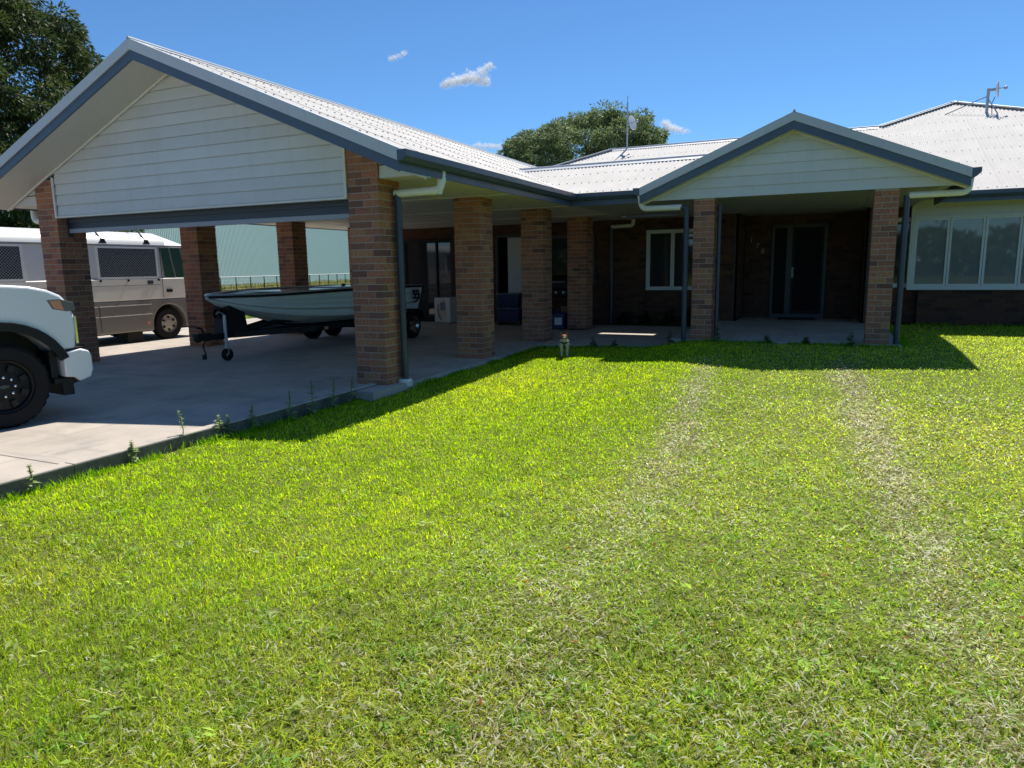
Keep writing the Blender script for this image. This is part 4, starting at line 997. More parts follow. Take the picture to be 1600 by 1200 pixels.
for x in (-6.3, -6.1): MB().lathe([(.028, 0), (.028, -.03), (.0, -.035)], (x, 16.45, .86), 1, 12).build('knob', M_alu, bq, smooth=True)
M_card = pbr('brown cardboard', (.22, .14, .08), .85)
tag(MB().box(-6.2, -5.86, 16.52, 16.86, .235, .52).build('cardboard_box', M_card, bevel=.004), 'brown cardboard box on the shelf of the black barbecue', 'box')

# ------------------------------------------------------------------ roof antennas
da = thing('satellite_dish', 'white satellite dish on a thin mast on the middle roof ridge', 'satellite dish', (-5.9, 21.5, 4.97))
MB().tube([(-5.9, 21.46, 4.95), (-5.9, 21.46, 6.3)], .025, 8).build('mast', M_steel, da)
def dish(root, c, n_, rad, mat):
    n_ = Vector(n_).normalized(); q = Vector((0, 0, 1)).rotation_difference(n_).to_matrix(); m = MB()
    rings = [(rad * k / 5, .22 * rad * (k / 5) ** 2) for k in range(6)]; base = 0
    for off in (0, -.015):
        b0 = len(m.v)
        for r, h in rings:
            for k in range(18):
                a = 2 * math.pi * k / 18; m.v.append(tuple(Vector(c) + q @ Vector((r * math.cos(a), r * math.sin(a) * 1.08, h + off))))
        for i in range(5):
            for k in range(18): m.f.append((b0 + i * 18 + k, b0 + i * 18 + (k + 1) % 18, b0 + (i + 1) * 18 + (k + 1) % 18, b0 + (i + 1) * 18 + k)); m.m.append(0)
    d = m.build('dish', mat, root, smooth=True)
    tip = Vector(c) + n_ * rad * .95
    MB().bar(Vector(c) + q @ Vector((0, -rad, .2 * rad)), tip, .02).sphere(tip, .045, 8).build('feed_arm', M_steel, d)
    return d
dish(da, (-5.74, 21.3, 5.68), (.97, -.26, .16), .215, M_vwhite)
MB().bar((-5.9, 21.46, 5.68), (-5.74, 21.3, 5.68), .06).build('bracket', M_steel, da)
MB().tube([(-5.9, 21.46, 6.28), (-5.9, 21.46, 6.5)], .012, 6).build('whip', M_steel, da)
db = thing('roof_antenna', 'edge-on white antenna dish on a short strutted post near the roof peak', 'antenna', (3.31, 22.05, 5.2))
MB().tube([(3.31, 22.02, 5.15), (3.31, 22.02, 5.78)], .035, 8).build('post', M_steel, db)
MB().tube([(3.31, 22.02, 5.6), (2.41, 22.17, 5.26)], .014, 6).tube([(3.31, 22.02, 5.55), (3.5, 21.7, 5.1)], .014, 6).build('strut', M_steel, db)
MB().bar((3.31, 22.02, 5.74), (3.5, 22.0, 5.74), .06).build('bracket', M_steel, db)
dish(db, (3.47, 22.0, 5.74), (1, -.12, .06), .21, M_vwhite)
MB().tube([(3.46, 22, 5.56), (3.4, 21.98, 5.4), (3.42, 21.95, 5.12)], .009, 6).build('cable', M_black, db)

# ------------------------------------------------------------------ shed and fence beyond
M_shed = pbr('pale green shed steel', (.66, .78, .69), .5, noise=(.4, .3, (.6, .71, .63)))
A = Vector((-56, 44, 0)); Bv = Vector((-89, 138, 0)); dv = (Bv - A).normalized(); nv = Vector((dv.y, -dv.x, 0))
shed = thing('shed', 'large pale green corrugated steel shed beyond the wire fence', 'shed', tuple((A + Bv) / 2) )
ln = (Bv - A).length; m = MB(); k = 0; vs = []; fs = []; p = .3
while k * p / 4 < ln:
    q = A + dv * (k * p / 4) + nv * (.035 if k % 4 in (0, 1) else -.005)
    vs += [(q.x, q.y, -.2), (q.x, q.y, 9.5)]; k += 1
fs = [(2 * j, 2 * j + 2, 2 * j + 3, 2 * j + 1) for j in range(k - 1)]
m.add(vs, fs).build('wall', M_shed, shed)
b0, b1 = A - nv * 18, Bv - nv * 18
rm = MB().add([(A.x, A.y, 9.4), (Bv.x, Bv.y, 9.4), (b1.x, b1.y, 9.4), (b0.x, b0.y, 9.4), ((A.x + b0.x) / 2, (A.y + b0.y) / 2, 11.5), ((Bv.x + b1.x) / 2, (Bv.y + b1.y) / 2, 11.5)], [(0, 1, 5, 4), (3, 4, 5, 2), (0, 4, 3), (1, 2, 5)])
rm.build('roof', M_roof, shed)
MB().add([(A.x, A.y, -.2), (A.x, A.y, 9.4), (b0.x, b0.y, 9.4), (b0.x, b0.y, -.2)], [(0, 1, 2, 3)]).build('end_wall', M_shed, shed)
MB().add([(Bv.x, Bv.y, -.2), (Bv.x, Bv.y, 9.4), (b1.x, b1.y, 9.4), (b1.x, b1.y, -.2)], [(0, 1, 2, 3)]).build('end_wall', M_shed, shed)
F0 = Vector((-47.2, 44.0, -.17)); F1 = Vector((-56.0, 76.0, -.17))
fn = thing('wire_fence', 'low wire fence with pale top rail and dark posts before the shed', 'fence', tuple(F0))
fd_ = (F1 - F0).normalized(); fl = (F1 - F0).length
i = 0
while i * 2.45 < fl:
    q = F0 + fd_ * (i * 2.45)
    MB().tube([q, q + Vector((0, 0, 1.18))], .045, 8).build('post', M_black, fn); i += 1
MB().tube([F0 + Vector((0, 0, 1.2)), F1 + Vector((0, 0, 1.2))], .04, 8).build('top_rail', M_vwhite, fn)
w = MB()
for h in (.15, .4, .65, .9): w.tube([F0 + Vector((0, 0, h)), F1 + Vector((0, 0, h))], .006, 4)
w.build('wires', M_steel, fn)

# ------------------------------------------------------------------ foliage
def leaves(P, D, Nn, ln, wd):
    """leaf diamonds folded along the midrib: base point P, direction D, normal Nn, lengths, widths -> verts, quads"""
    S = np.cross(D, Nn); S /= np.linalg.norm(S, axis=1, keepdims=True) + 1e-9
    ln = ln[:, None]; wd = wd[:, None]
    a = P; b = P + D * ln * .45 + S * wd * .5 + Nn * wd * .12; c = P + D * ln - Nn * ln * .12; d = P + D * ln * .45 - S * wd * .5 + Nn * wd * .12
    V = np.stack([a, b, c, d], 1).reshape(-1, 3); n = len(P)
    return V, np.arange(4 * n)
def unit(v): return v / (np.linalg.norm(v, axis=1, keepdims=True) + 1e-9)
def tree(name, label, cat, c, rad, nc, nl, lsize, trunk_r, seed, cols, lobes=9, group=None, droop=.5, clump=(.55, 1.0), spread=1.0):
    g = np.random.default_rng(seed); c = np.array(c, float); rad = np.array(rad, float)
    root = thing(name, label, cat, (c[0], c[1], -.17), 0, group)
    lob = unit(g.normal(size=(lobes, 3))); amp = g.uniform(.08, .3, lobes)
    d = unit(g.normal(size=(nc, 3)) + np.array([0, 0, .15]))
    f = .72 + np.max(np.clip((d @ lob.T - .62) / .38, 0, 1) * amp[None], 1) * 1.3
    depth = np.where(g.random(nc) < .72, g.uniform(.88, 1.02, nc), g.uniform(.45, .88, nc))
    ctr = c + d * rad * (f * depth)[:, None]
    cr = g.uniform(*clump, nc) * spread
    P = []; D = []; C = []
    cols = np.array(cols)
    cs = g.uniform(0, 1, nc)
    for k in range(nc):
        n = int(nl * g.uniform(.6, 1.4))
        e = unit(g.normal(size=(n, 3))); rr = cr[k] * g.uniform(.35, 1.0, n) ** .7
        e2 = e * np.array([1, 1, .62])
        p = ctr[k] + e2 * rr[:, None]
        dirn = unit(e + np.array([0, 0, -droop]) + d[k] * .35 + g.normal(size=(n, 3)) * .35)
        P.append(p); D.append(dirn)
        t = np.clip(cs[k] * .55 + g.uniform(0, .45, n), 0, 1)[:, None]
        col = cols[0] * (1 - t) + cols[1] * t
        col = np.where((g.random(n) < .06)[:, None], cols[2], col)
        C.append(col)
    P = np.concatenate(P); D = np.concatenate(D); C = np.concatenate(C)
    Nn = unit(np.cross(D, unit(g.normal(size=P.shape) + np.array([0, 0, .1]))))
    Nn = np.where(Nn[:, 2:3] < 0, -Nn, Nn)
    s = lsize * g.uniform(.7, 1.3, len(P))
    V, F = leaves(P, D, Nn, s, s * .36)
    o = big_mesh('crown', V - np.array([c[0], c[1], -.17]), F, 4, M_leaf, np.repeat(C, 4, 0) * g.uniform(.75, 1.2, (len(P), 1)).repeat(4, 0), root)
    # trunk and limbs
    m = MB(); base = Vector((c[0], c[1], -.2)); fork = Vector((c[0], c[1], max(1.6, c[2] - rad[2] * .75)))
    m.tube([base, base * .5 + fork * .5 + Vector((.1, .05, 0)), fork], [trunk_r * 1.25, trunk_r, trunk_r * .85], 12)
    for k in range(9):
        e = Vector(tuple(ctr[int(g.integers(nc))])); mid = fork.lerp(e, .5) + Vector((0, 0, rad[2] * .12))
        m.tube([fork - Vector((0, 0, .15)), mid, fork.lerp(e, .92)], [trunk_r * .5, trunk_r * .28, trunk_r * .08], 7)
    m.build('trunk', M_bark, root, smooth=True)
    return root
MANGO = [(.02, .042, .015), (.095, .13, .035), (.12, .12, .06)]
tree('mango_tree', 'tall dense dark green tree rising behind the left slope of the carport roof', 'tree', (-45.4, 22.0, 11.0), (9.2, 9.5, 10.2), 900, 230, .27, .5, 5, MANGO, lobes=16, clump=(.5, 1.05))
tree('mango_tree', 'broad round tree standing behind the house roof', 'tree', (-14.7, 46, 6.1), (7.7, 6.6, 4.9), 860, 240, .2, .4, 9, [(.1, .155, .07), (.25, .31, .12), (.3, .32, .17)], lobes=22, clump=(.4, .8))
tree('shade_tree', 'green tree glimpsed past the bus roof, left of the shed', 'tree', (-47, 31, 3.6), (5.5, 5, 4.4), 150, 90, .34, .3, 15, MANGO, lobes=9, clump=(.5, .9))
tree('shade_tree', 'small leafy tree at the far left under the carport eave', 'tree', (-31.5, 13, 2.6), (3.2, 3, 2.6), 90, 90, .3, .2, 21, MANGO, lobes=7, clump=(.4, .7))
# wood behind the photographer, mirrored in the windows
g = np.random.default_rng(33); n = 16000
xs_ = g.uniform(-50, 90, n); hh = 2.9 + 2.2 * vnoise(xs_ + 60, xs_ * 0 + 3, .16) + 1.3 * vnoise(xs_ + 60, xs_ * 0 + 9, .5)
P = np.stack([xs_, -58 + g.normal(0, 1.6, n), g.random(n) ** .8 * hh], 1); D = unit(g.normal(size=(n, 3)) + np.array([0, 0, -.3])); Nn = unit(np.cross(D, unit(g.normal(size=(n, 3)))))
V, F = leaves(P, D, Nn, g.uniform(.7, 1.3, n), g.uniform(.4, .7, n))
tag(big_mesh('far_wood', V, F, 4, M_leaf, np.repeat(np.array([.05, .075, .03]) * g.uniform(.5, 1.5, (n, 1)), 4, 0)), kind='stuff')

# ------------------------------------------------------------------ clouds
M_cloud = bpy.data.materials.new('cloud droplets'); M_cloud.use_nodes = True; nt = M_cloud.node_tree; nt.nodes.clear()
df = nd(nt, 'ShaderNodeBsdfDiffuse'); df.inputs['Color'].default_value = (.99, .99, .99, 1); tr_ = nd(nt, 'ShaderNodeBsdfTranslucent'); tr_.inputs['Color'].default_value = (.95, .95, .95, 1)
ad_ = nd(nt, 'ShaderNodeMixShader'); ad_.inputs[0].default_value = .5; tp = nd(nt, 'ShaderNodeBsdfTransparent'); mx_ = nd(nt, 'ShaderNodeMixShader'); mx_.inputs[0].default_value = .075; ou = nd(nt, 'ShaderNodeOutputMaterial')
nt.links.new(df.outputs[0], ad_.inputs[1]); nt.links.new(tr_.outputs[0], ad_.inputs[2]); nt.links.new(tp.outputs[0], mx_.inputs[1]); nt.links.new(ad_.outputs[0], mx_.inputs[2]); nt.links.new(mx_.outputs[0], ou.inputs['Surface'])
def cloud(label, dirn, dist, puffs, n, seed):
    """puffs: (right, up, radius) in metres in the cloud's own frame"""
    g = np.random.default_rng(seed); dirn = np.array(dirn); dirn /= np.linalg.norm(dirn); c = np.array([0, 0, 1.5]) + dirn * dist
    r = np.cross(dirn, [0, 0, 1]); r /= np.linalg.norm(r); u = np.array([0, 0, 1.0]); fw = np.cross(u, r)
    P = []
    for (a, b, rad, fl) in puffs:
        k = max(40, int(n * rad * rad * fl / sum(q[2] ** 2 * q[3] for q in puffs)))
        e = unit(g.normal(size=(k, 3))) * (g.random(k) ** .6)[:, None] * rad
        P.append(c + r * (a + e[:, 0:1]) + fw * (e[:, 1:2]) + u * (b + e[:, 2:3] * .75))
    P = np.concatenate(P); k = len(P); D = unit(g.normal(size=(k, 3))); Nn = unit(np.cross(D, unit(g.normal(size=(k, 3)))))
    s = g.uniform(2.5, 6, k) * dist / 1500
    V, F = leaves(P, D, Nn, s, s)
    o = big_mesh('cloud', V - c, F, 4, M_cloud); o.location = tuple(c)
    return tag(o, label, 'cloud')
S = 1500 / 1089.5
def cp_(lst): return [(a * S, b * S, r * S, f) for a, b, r, f in lst]
cloud('largest white cloud, slanting puff above the carport roof', (-.451, .857, .248), 1500, cp_([(-33, -12, 7, 1), (-25, -9, 9, 1.2), (-14, -7, 10, 1.2), (-3, -5, 11, 1.2), (8, -2, 12, 1.2), (18, -6, 10, 1), (26, -9, 8, 1), (22, 6, 9, 1), (30, 12, 7, .9), (34, 15, 5, .8), (28, -3, 7, .4), (39, 11, 4, .15), (-20, 3, 3, .2), (0, 7, 4, .3)]), 9000, 1)
cloud('tiny wispy cloud high above the carport ridge', (-.526, .807, .27), 1500, cp_([(-9, -4, 4, .5), (-3, -2, 4.5, .4), (4, 0, 4, .35), (9, 3, 4, .4), (12, 5, 3, .25)]), 700, 2)
cloud('small white cloud beside the right edge of the round tree', (-.2, .963, .178), 1500, cp_([(-14, 6, 8, 1), (-10, 0, 9, 1), (-2, -2, 8, 1), (6, -4, 6, .9), (14, -6, 5, .7), (19, -6, 3, .4)]), 2600, 3)
cloud('low white cloud left of the round tree', (-.44, .883, .162), 1500, cp_([(-16, 1, 4, .6), (-10, 3, 5, .9), (-2, 0, 6, .9), (6, 1, 6, 1), (14, 0, 6, 1), (22, 0, 6, .8)]), 1500, 4)

# ------------------------------------------------------------------ dog
dog = thing('dog', 'small brown and white dog with pricked ears facing the camera on the lawn', 'dog', (-4.03, 10.9, float(zg(np.float64(-4.03), np.float64(10.9))) + .012), R(20))
V_ = [((0, .17, .235), .062), ((0, .04, .228), .07), ((0, -.07, .235), .08), ((0, -.115, .29), .052), ((0, -.14, .335), .054), ((0, -.18, .338), .05), ((0, -.225, .318), .027), ((0, -.248, .316), .02)]
E_ = [(0, 1), (1, 2), (2, 3), (3, 4), (4, 5), (5, 6), (6, 7)]
def chain(start, pts):
    p = start
    for q in pts: V_.append(q); E_.append((p, len(V_) - 1)); p = len(V_) - 1
for s in (1, -1):
    chain(2, [((s * .05, -.085, .19), .034), ((s * .045, -.065, .13), .022), ((s * .043, -.08, .06), .015), ((s * .043, -.088, .02), .016), ((s * .044, -.108, .012), .015)])
    chain(0, [((s * .05, .17, .19), .045), ((s * .06, .13, .135), .03), ((s * .06, .2, .08), .015), ((s * .06, .188, .025), .014), ((s * .06, .165, .012), .015)])
chain(0, [((0, .24, .275), .018), ((0, .275, .33), .011), ((0, .27, .38), .007)])
me = bpy.data.meshes.new('body'); me.from_pydata([v[0] for v in V_], E_, [])
bo = bpy.data.objects.new('body', me); COL.objects.link(bo)
sk = bo.modifiers.new('skin', 'SKIN'); sk.use_smooth_shade = True
for i_v, v in enumerate(V_): me.skin_vertices[0].data[i_v].radius = (v[1], v[1])
me.skin_vertices[0].data[0].use_root = True
sb = bo.modifiers.new('sub', 'SUBSURF'); sb.levels = 2; sb.render_levels = 2
bpy.context.view_layer.update()
me2 = bpy.data.meshes.new_from_object(bo.evaluated_get(bpy.context.evaluated_depsgraph_get()))
bpy.data.objects.remove(bo)
M_fw = pbr('white fur', (.4, .38, .33), .9, bump=(120, .5, .004)); M_fb = pbr('brown fur', (.3, .13, .05), .9, noise=(30, .6, (.17, .07, .03)), bump=(120, .5, .004))
me2.name = 'body'; me2.materials.clear(); me2.materials.append(M_fw); me2.materials.append(M_fb)
for pl_ in me2.polygons:
    c = pl_.center
    head = c.z > .295 and -.235 < c.y < -.08 and not (c.z < .305 and c.y < -.17)
    pl_.material_index = 1 if (head or (c.y > .02 and c.z > .2 and math.sin(c.y * 30 + c.x * 20) > .1)) else 0
    pl_.use_smooth = True
bo = bpy.data.objects.new('body', me2); COL.objects.link(bo); bo.parent = dog
for s in (1, -1):
    MB().add([(s * .022, -.15, .372), (s * .055, -.145, .358), (s * .062, -.135, .437), (s * .04, -.128, .368)], [(0, 1, 2), (1, 3, 2), (3, 0, 2), (0, 3, 1)]).build('ear', M_fb, dog, local=True)
    MB().sphere((s * .024, -.222, .345), .0075, 8).build('eye', M_black, dog, local=True, smooth=True)
MB().sphere((0, -.265, .322), .011, 8).build('nose', M_black, dog, local=True, smooth=True)
M_harn = pbr('dark harness', (.015, .025, .03), .7)
MB().tube([(.0, -.168, .225), (.062, -.12, .25), (.075, -.05, .26), (.0, -.03, .322), (-.075, -.05, .26), (-.062, -.12, .25), (.0, -.168, .225)], .013, 8).tube([(0, -.16, .22), (0, -.13, .165), (0, -.05, .15)], .012, 8).build('harness', M_harn, dog, local=True, smooth=True)

# ------------------------------------------------------------------ weeds and bedding plants
M_weed = attr_leaf('weed leaf', .4, .55, .3)
def weed(name, label, x, y, z, h, seed, whorls=6, flower=True, group=None, leafl=.045, col=((.22, .32, .1), (.45, .52, .25))):
    g = np.random.default_rng(seed); root = thing(name, label, 'weed' if name == 'weed' else 'plant', (x, y, z), 0, group)
    bend = g.normal(0, .05 * h, 2); st = [(0, 0, -.03)] + [(bend[0] * t * t + g.normal(0, .004), bend[1] * t * t + g.normal(0, .004), h * t) for t in np.linspace(.15, 1, 6)]
    MB().tube(st, [.005 if h < .6 else .006] * 3 + [.004] * 4, 6).build('stem', bpy.data.materials.get('weed stem') or pbr('weed stem', (.12, .15, .05), .7), root, local=True, smooth=True)
    P = []; D = []; s = []
    for k in range(whorls):
        t = .12 + .85 * k / whorls; q = np.array([bend[0] * t * t, bend[1] * t * t, h * t])
        for j in range(int(g.integers(4, 7))):
            a = g.uniform(0, 6.28); P.append(q); D.append([math.cos(a), math.sin(a), g.uniform(-.2, .6)]); s.append(leafl * (1.4 - t) * g.uniform(.7, 1.3))
    if flower:
        for t in np.linspace(.6, 1.0, 6):
            for j in range(9):
                a = g.uniform(0, 6.28); P.append(np.array([bend[0] * t * t, bend[1] * t * t, h * t + g.uniform(-.01, .01)])); D.append([math.cos(a), math.sin(a), g.uniform(.1, 1)]); s.append(.022 * g.uniform(.7, 1.2))
    P = np.array(P); D = unit(np.array(D)); s = np.array(s); Nn = unit(np.cross(D, unit(np.cross(D, np.array([0, 0, 1.0]) + g.normal(0, .2, D.shape)))) * -1)
    V, F = leaves(P, D, Nn, s, s * .5); t = g.random((len(P), 1)); C = np.array(col[0]) * (1 - t) + np.array(col[1]) * t
    big_mesh('foliage', V, F, 4, M_weed, np.repeat(C, 4, 0), root)
WL = [(-5.40, 4.46, .33, 'tallest flowering weed spike at the sunny kerb edge'), (-5.36, 3.9, .17, 'short pale weed at the sunny kerb, left of the tallest spike'), (-5.38, 4.86, .21, 'left one of the paired pale weeds where the kerb shadow begins'), (-5.36, 4.94, .2, 'right one of the paired pale weeds where the kerb shadow begins'), (-5.36, 5.25, .26, 'thin four-leaved weed just inside the kerb shadow'), (-5.33, 3.05, .2, 'lone thin weed at the near end of the kerb by the picture edge'), (-5.3, 5.75, .32, 'bushy shaded weed beside the kerb, nearest to the sunny ones'), (-5.28, 6.1, .38, 'tall shaded weed in the middle of the shaded kerb'), (-5.27, 6.45, .36, 'leafy shaded weed, second from the front pier'), (-5.28, 6.8, .33, 'slender shaded weed closest to the front pier')]
for k, (x, y, h, lab) in enumerate(WL): weed('weed', lab, x, y, float(zg(np.float64(x), np.float64(y))), h, 40 + k, group='weeds along the kerb', leafl=.045 + .035 * ((k * 7) % 5) / 4, whorls=4 + (k * 3) % 5)
PL = [(-3.95, 12.2, .22, 'leafy plant at the lawn edge of the verandah, behind the dog'), (-3.55, 12.22, .14, 'low leafy plant right of the taller one at the verandah edge'), (-2.55, 12.25, .25, 'leafy weed left of the left porch pier'), (-1.78, 12.3, .34, 'tall leafy weed right of the left porch pier'), (-.95, 12.3, .16, 'little weed in front of the porch floor stain'), (-.35, 12.32, .13, 'little weed at the middle of the porch floor edge'), (.3, 12.3, .24, 'leafy weed left of the right porch pier')]
for k, (x, y, h, lab) in enumerate(PL): weed('leafy_plant', lab, x, y, float(zg(np.float64(x), np.float64(y))), h, 60 + k, whorls=9, flower=False, group='plants along the slab edge', leafl=.075, col=((.07, .12, .03), (.14, .22, .05)))
GL = [(-4.7, 'dark garden plant beside the verandah downpipe'), (-4.2, 'dark garden plant under the left edge of the verandah window'), (-3.6, 'dark bushy plant under the middle of the verandah window'), (-3.05, 'dark bushy plant under the right pane of the verandah window')]
for k, (x, lab) in enumerate(GL): weed('garden_plant', lab, x, 17.0, .02, .35 + .05 * k, 80 + k, whorls=14, flower=False, group='plants under the verandah window', leafl=.2, col=((.03, .05, .015), (.06, .09, .02)))

# ------------------------------------------------------------------ grass
def blades(x, y, z, ln, wd, az, lean, col, curl):
    n = len(x); P = np.stack([x, y, z], 1); dirh = np.stack([np.cos(az), np.sin(az), np.zeros(n)], 1); side = np.stack([-np.sin(az), np.cos(az), np.zeros(n)], 1)
    up = np.array([0, 0, 1.0])
    def pt(t):
        a = lean * (1 + curl * t)
        return P + (dirh * np.sin(a)[:, None] + up * np.cos(a)[:, None]) * (ln * t)[:, None]
    b = pt(np.full(n, .0)); m_ = pt(np.full(n, .55)); tp_ = pt(np.ones(n)); w2 = (wd / 2)[:, None]
    V = np.stack([b - side * w2 * .8, b + side * w2 * .8, m_ - side * w2, m_ + side * w2, tp_], 1).reshape(-1, 3)
    o = np.arange(n) * 5
    F = np.stack([o, o + 1, o + 3, o, o + 3, o + 2, o + 2, o + 3, o + 4], 1).ravel()
    C = np.repeat(col, 5, 0)
    return V, F, C
def dead_map(x, y):
    xl = np.interp(y, [1.5, 2.6, 4.7, 6.3, 9.8, 12], [-.85, -1.08, -1.17, -1.22, -1.56, -1.75]); xr = np.interp(y, [2.2, 3, 4.95, 6.7, 10.1, 12], [.62, .6, .52, .42, .21, .1])
    n1 = vnoise(x + 20, y + 20, 1.6); n2 = vnoise(x + 40, y + 9, 5.0); n3 = vnoise(x + 7, y + 31, .7)
    tl = np.exp(-((x - xl) / (.17 + .08 * n1)) ** 2) * (.55 + .6 * n2); tr = np.exp(-((x - xr) / (.15 + .1 * n1)) ** 2) * (.65 + .6 * n2)
    right = sstep(-2.4, -1.0, x + .5 * (n1 - .5) - .06 * (y - 5))
    near = sstep(3.4, 2.2, y + .8 * (n1 - .5) - .15 * (x + 2))
    base = right * (.05 + .24 * n1 * n2) * sstep(16, 9, y) + near * (.02 + .13 * n2)
    tl = tl * (.35 + .65 * sstep(3.2, 6.5, y)); tr = tr * (.4 + .6 * sstep(3, 6, y))
    d = np.clip(np.maximum(tl * .8, tr * .85) * sstep(11.5, 9.5, y) + base, 0, 1)
    return d, right, near, n1, n2, n3
g = np.random.default_rng(5); N0 = 1000000
th = np.where(g.random(N0) < .9, g.uniform(-78, 22, N0), g.uniform(22, 46, N0)); u_ = g.random(N0); e0, e1 = 1.2 ** .9, 17.5 ** .9; r_g = (e0 + (e1 - e0) * u_) ** (1 / .9)
x = r_g * np.sin(np.radians(th)); y = r_g * np.cos(np.radians(th))
ok = (x > -5.33) & (y < 16.85) & ~((x > -5.1) & (x < -2.6) & (y > 12.27)) & ~((x > -2.62) & (x < 1.05) & (y > 12.38)) & ~((x < -5.07) & (y > 6.98)) & ~((y > 12.3) & (x < -2.5))
x, y, r_g = x[ok], y[ok], r_g[ok]; n = len(x)
d, right, near, n1, n2, n3 = dead_map(x, y)
thin = np.clip(right + near, 0, 1) * sstep(.55, .2, vnoise(x + 3, y + 3, 11.0)) * .2
ok = g.random(n) > thin; x, y, r_g, d, right, near, n1, n2, n3 = (q_[ok] for q_ in (x, y, r_g, d, right, near, n1, n2, n3)); n = len(x)
dead = g.random(n) < d * .85
broad = (g.random(n) < (.12 + .3 * right)) & (r_g < 9)
ln = g.uniform(.015, .035, n) * (1 + .25 * n1) * np.where(broad, 1.25, 1) * (1 + .35 * near) * np.where((n2 > .72) & (g.random(n) < .3), 1.5, 1)
wd = g.uniform(.003, .0053, n) * np.clip(r_g / 4.5, .75, 2.6) * np.where(broad, 1.9, 1)
az = g.uniform(0, 6.28, n)
lean = np.abs(g.normal(.55, .35, n)) + np.where(broad, .35, 0) + right * .25; lean = np.where(dead, g.uniform(.7, 1.5, n), lean); ln = np.where(dead, ln * .75, ln); lean = np.clip(lean, .05, 1.52)
t = np.clip(.5 * n3 + .5 * g.random(n), 0, 1)[:, None]
lush = np.array([.27, .47, .012]) * (1 - t) + np.array([.64, .82, .04]) * t
mid = np.array([.3, .48, .025]) * (1 - t) + np.array([.7, .82, .09]) * t
k = np.clip(right * .8 + near * .7, 0, 1)[:, None]
col = lush * (1 - k) + mid * k
straw = np.array([.82, .76, .48]) * (.7 + .6 * g.random((n, 1)))
brown = np.array([.34, .23, .11]) * (.6 + .7 * g.random((n, 1)))
col = np.where(dead[:, None], np.where(g.random((n, 1)) < .9, straw, brown), col)
col = col * (.8 + .4 * vnoise(x + 13, y + 17, 9.0))[:, None] * (.93 + .14 * n1)[:, None]
yel = (g.random(n) < .03 * (1 + right)) ; col = np.where(yel[:, None], np.array([.42, .33, .03]), col)
col *= g.uniform(.4, 1.55, (n, 1)); col = np.minimum(col, .85) * (1 - .22 * near)[:, None]
z = zg(x, y) - .012 + np.where(dead, g.uniform(.0, .025, n), 0)
V, F, C = blades(x, y, z, ln, wd, az, lean, col, g.uniform(.1, .7, n))
print('blades', n)
# longer tufts where the mower does not reach: slab edges, kerb, wall
ex_, ey_ = [], []
for k, (xa, ya, xb, yb) in enumerate([(-5.3, .5, -5.3, 7.6), (-5.02, 7.9, -5.02, 12.2), (-5.0, 12.2, -2.7, 12.2), (-2.6, 12.32, 1.0, 12.32), (1.1, 12.4, 1.1, 16.7), (1.5, 16.8, 5, 16.8)]):
    m_ = int(420 * math.hypot(xb - xa, yb - ya)); tq = g.random(m_); ex_.append(xa + (xb - xa) * tq + g.normal(0, .035, m_)); ey_.append(ya + (yb - ya) * tq + g.normal(0, .035, m_))
ex_ = np.concatenate(ex_); ey_ = np.concatenate(ey_); q = len(ex_); keep = vnoise(ex_ * 1 + 50, ey_ + 50, 4.0) > .25; ex_, ey_ = ex_[keep], ey_[keep]; q = len(ex_)
ev = blades(ex_, ey_, zg(ex_, ey_) - .012, g.uniform(.035, .085, q) * (.5 + .9 * vnoise(ex_ + 5, ey_ + 5, 2.5)), g.uniform(.004, .008, q) * np.clip(np.hypot(ex_, ey_) / 6, .8, 1.6), g.uniform(0, 6.28, q), np.abs(g.normal(.45, .3, q)), np.array([.22, .42, .01]) * g.uniform(.6, 1.3, (q, 1)), g.uniform(.2, .9, q))
V = np.concatenate([V, ev[0]]); F = np.concatenate([F, ev[1] + len(C)]); C = np.concatenate([C, ev[2]])
# coarse tussocks in the rough near corner and scattered over the worn side
tx, ty, tl_ = [], [], []
for k in range(420):
    th_ = math.radians(g.uniform(-64, 20)); rr_ = g.uniform(1.8, 6.5); cx, cy = rr_ * math.sin(th_), rr_ * math.cos(th_)
    pr = .85 if (cy < 3.0 and cx > -.6) else .6 if cy < 2.6 else .3 if cx > -1 else .08
    if cx < -5.1 or g.random() > pr: continue
    m_ = int(g.integers(14, 40)); tx.append(cx + g.normal(0, .035, m_)); ty.append(cy + g.normal(0, .035, m_)); tl_.append(np.full(m_, g.uniform(.6, 1.2)))
tx = np.concatenate(tx); ty = np.concatenate(ty); tl_ = np.concatenate(tl_); q = len(tx)
tc_ = np.where(g.random((q, 1)) < .12, np.array([.7, .62, .34]), np.array([.24, .42, .07])) * g.uniform(.55, 1.5, (q, 1))
tv = blades(tx, ty, zg(tx, ty) - .012, g.uniform(.035, .075, q) * tl_, g.uniform(.004, .007, q), g.uniform(0, 6.28, q), np.abs(g.normal(.75, .3, q)), tc_, g.uniform(.2, .9, q))
V = np.concatenate([V, tv[0]]); F = np.concatenate([F, tv[1] + len(C)]); C = np.concatenate([C, tv[2]])
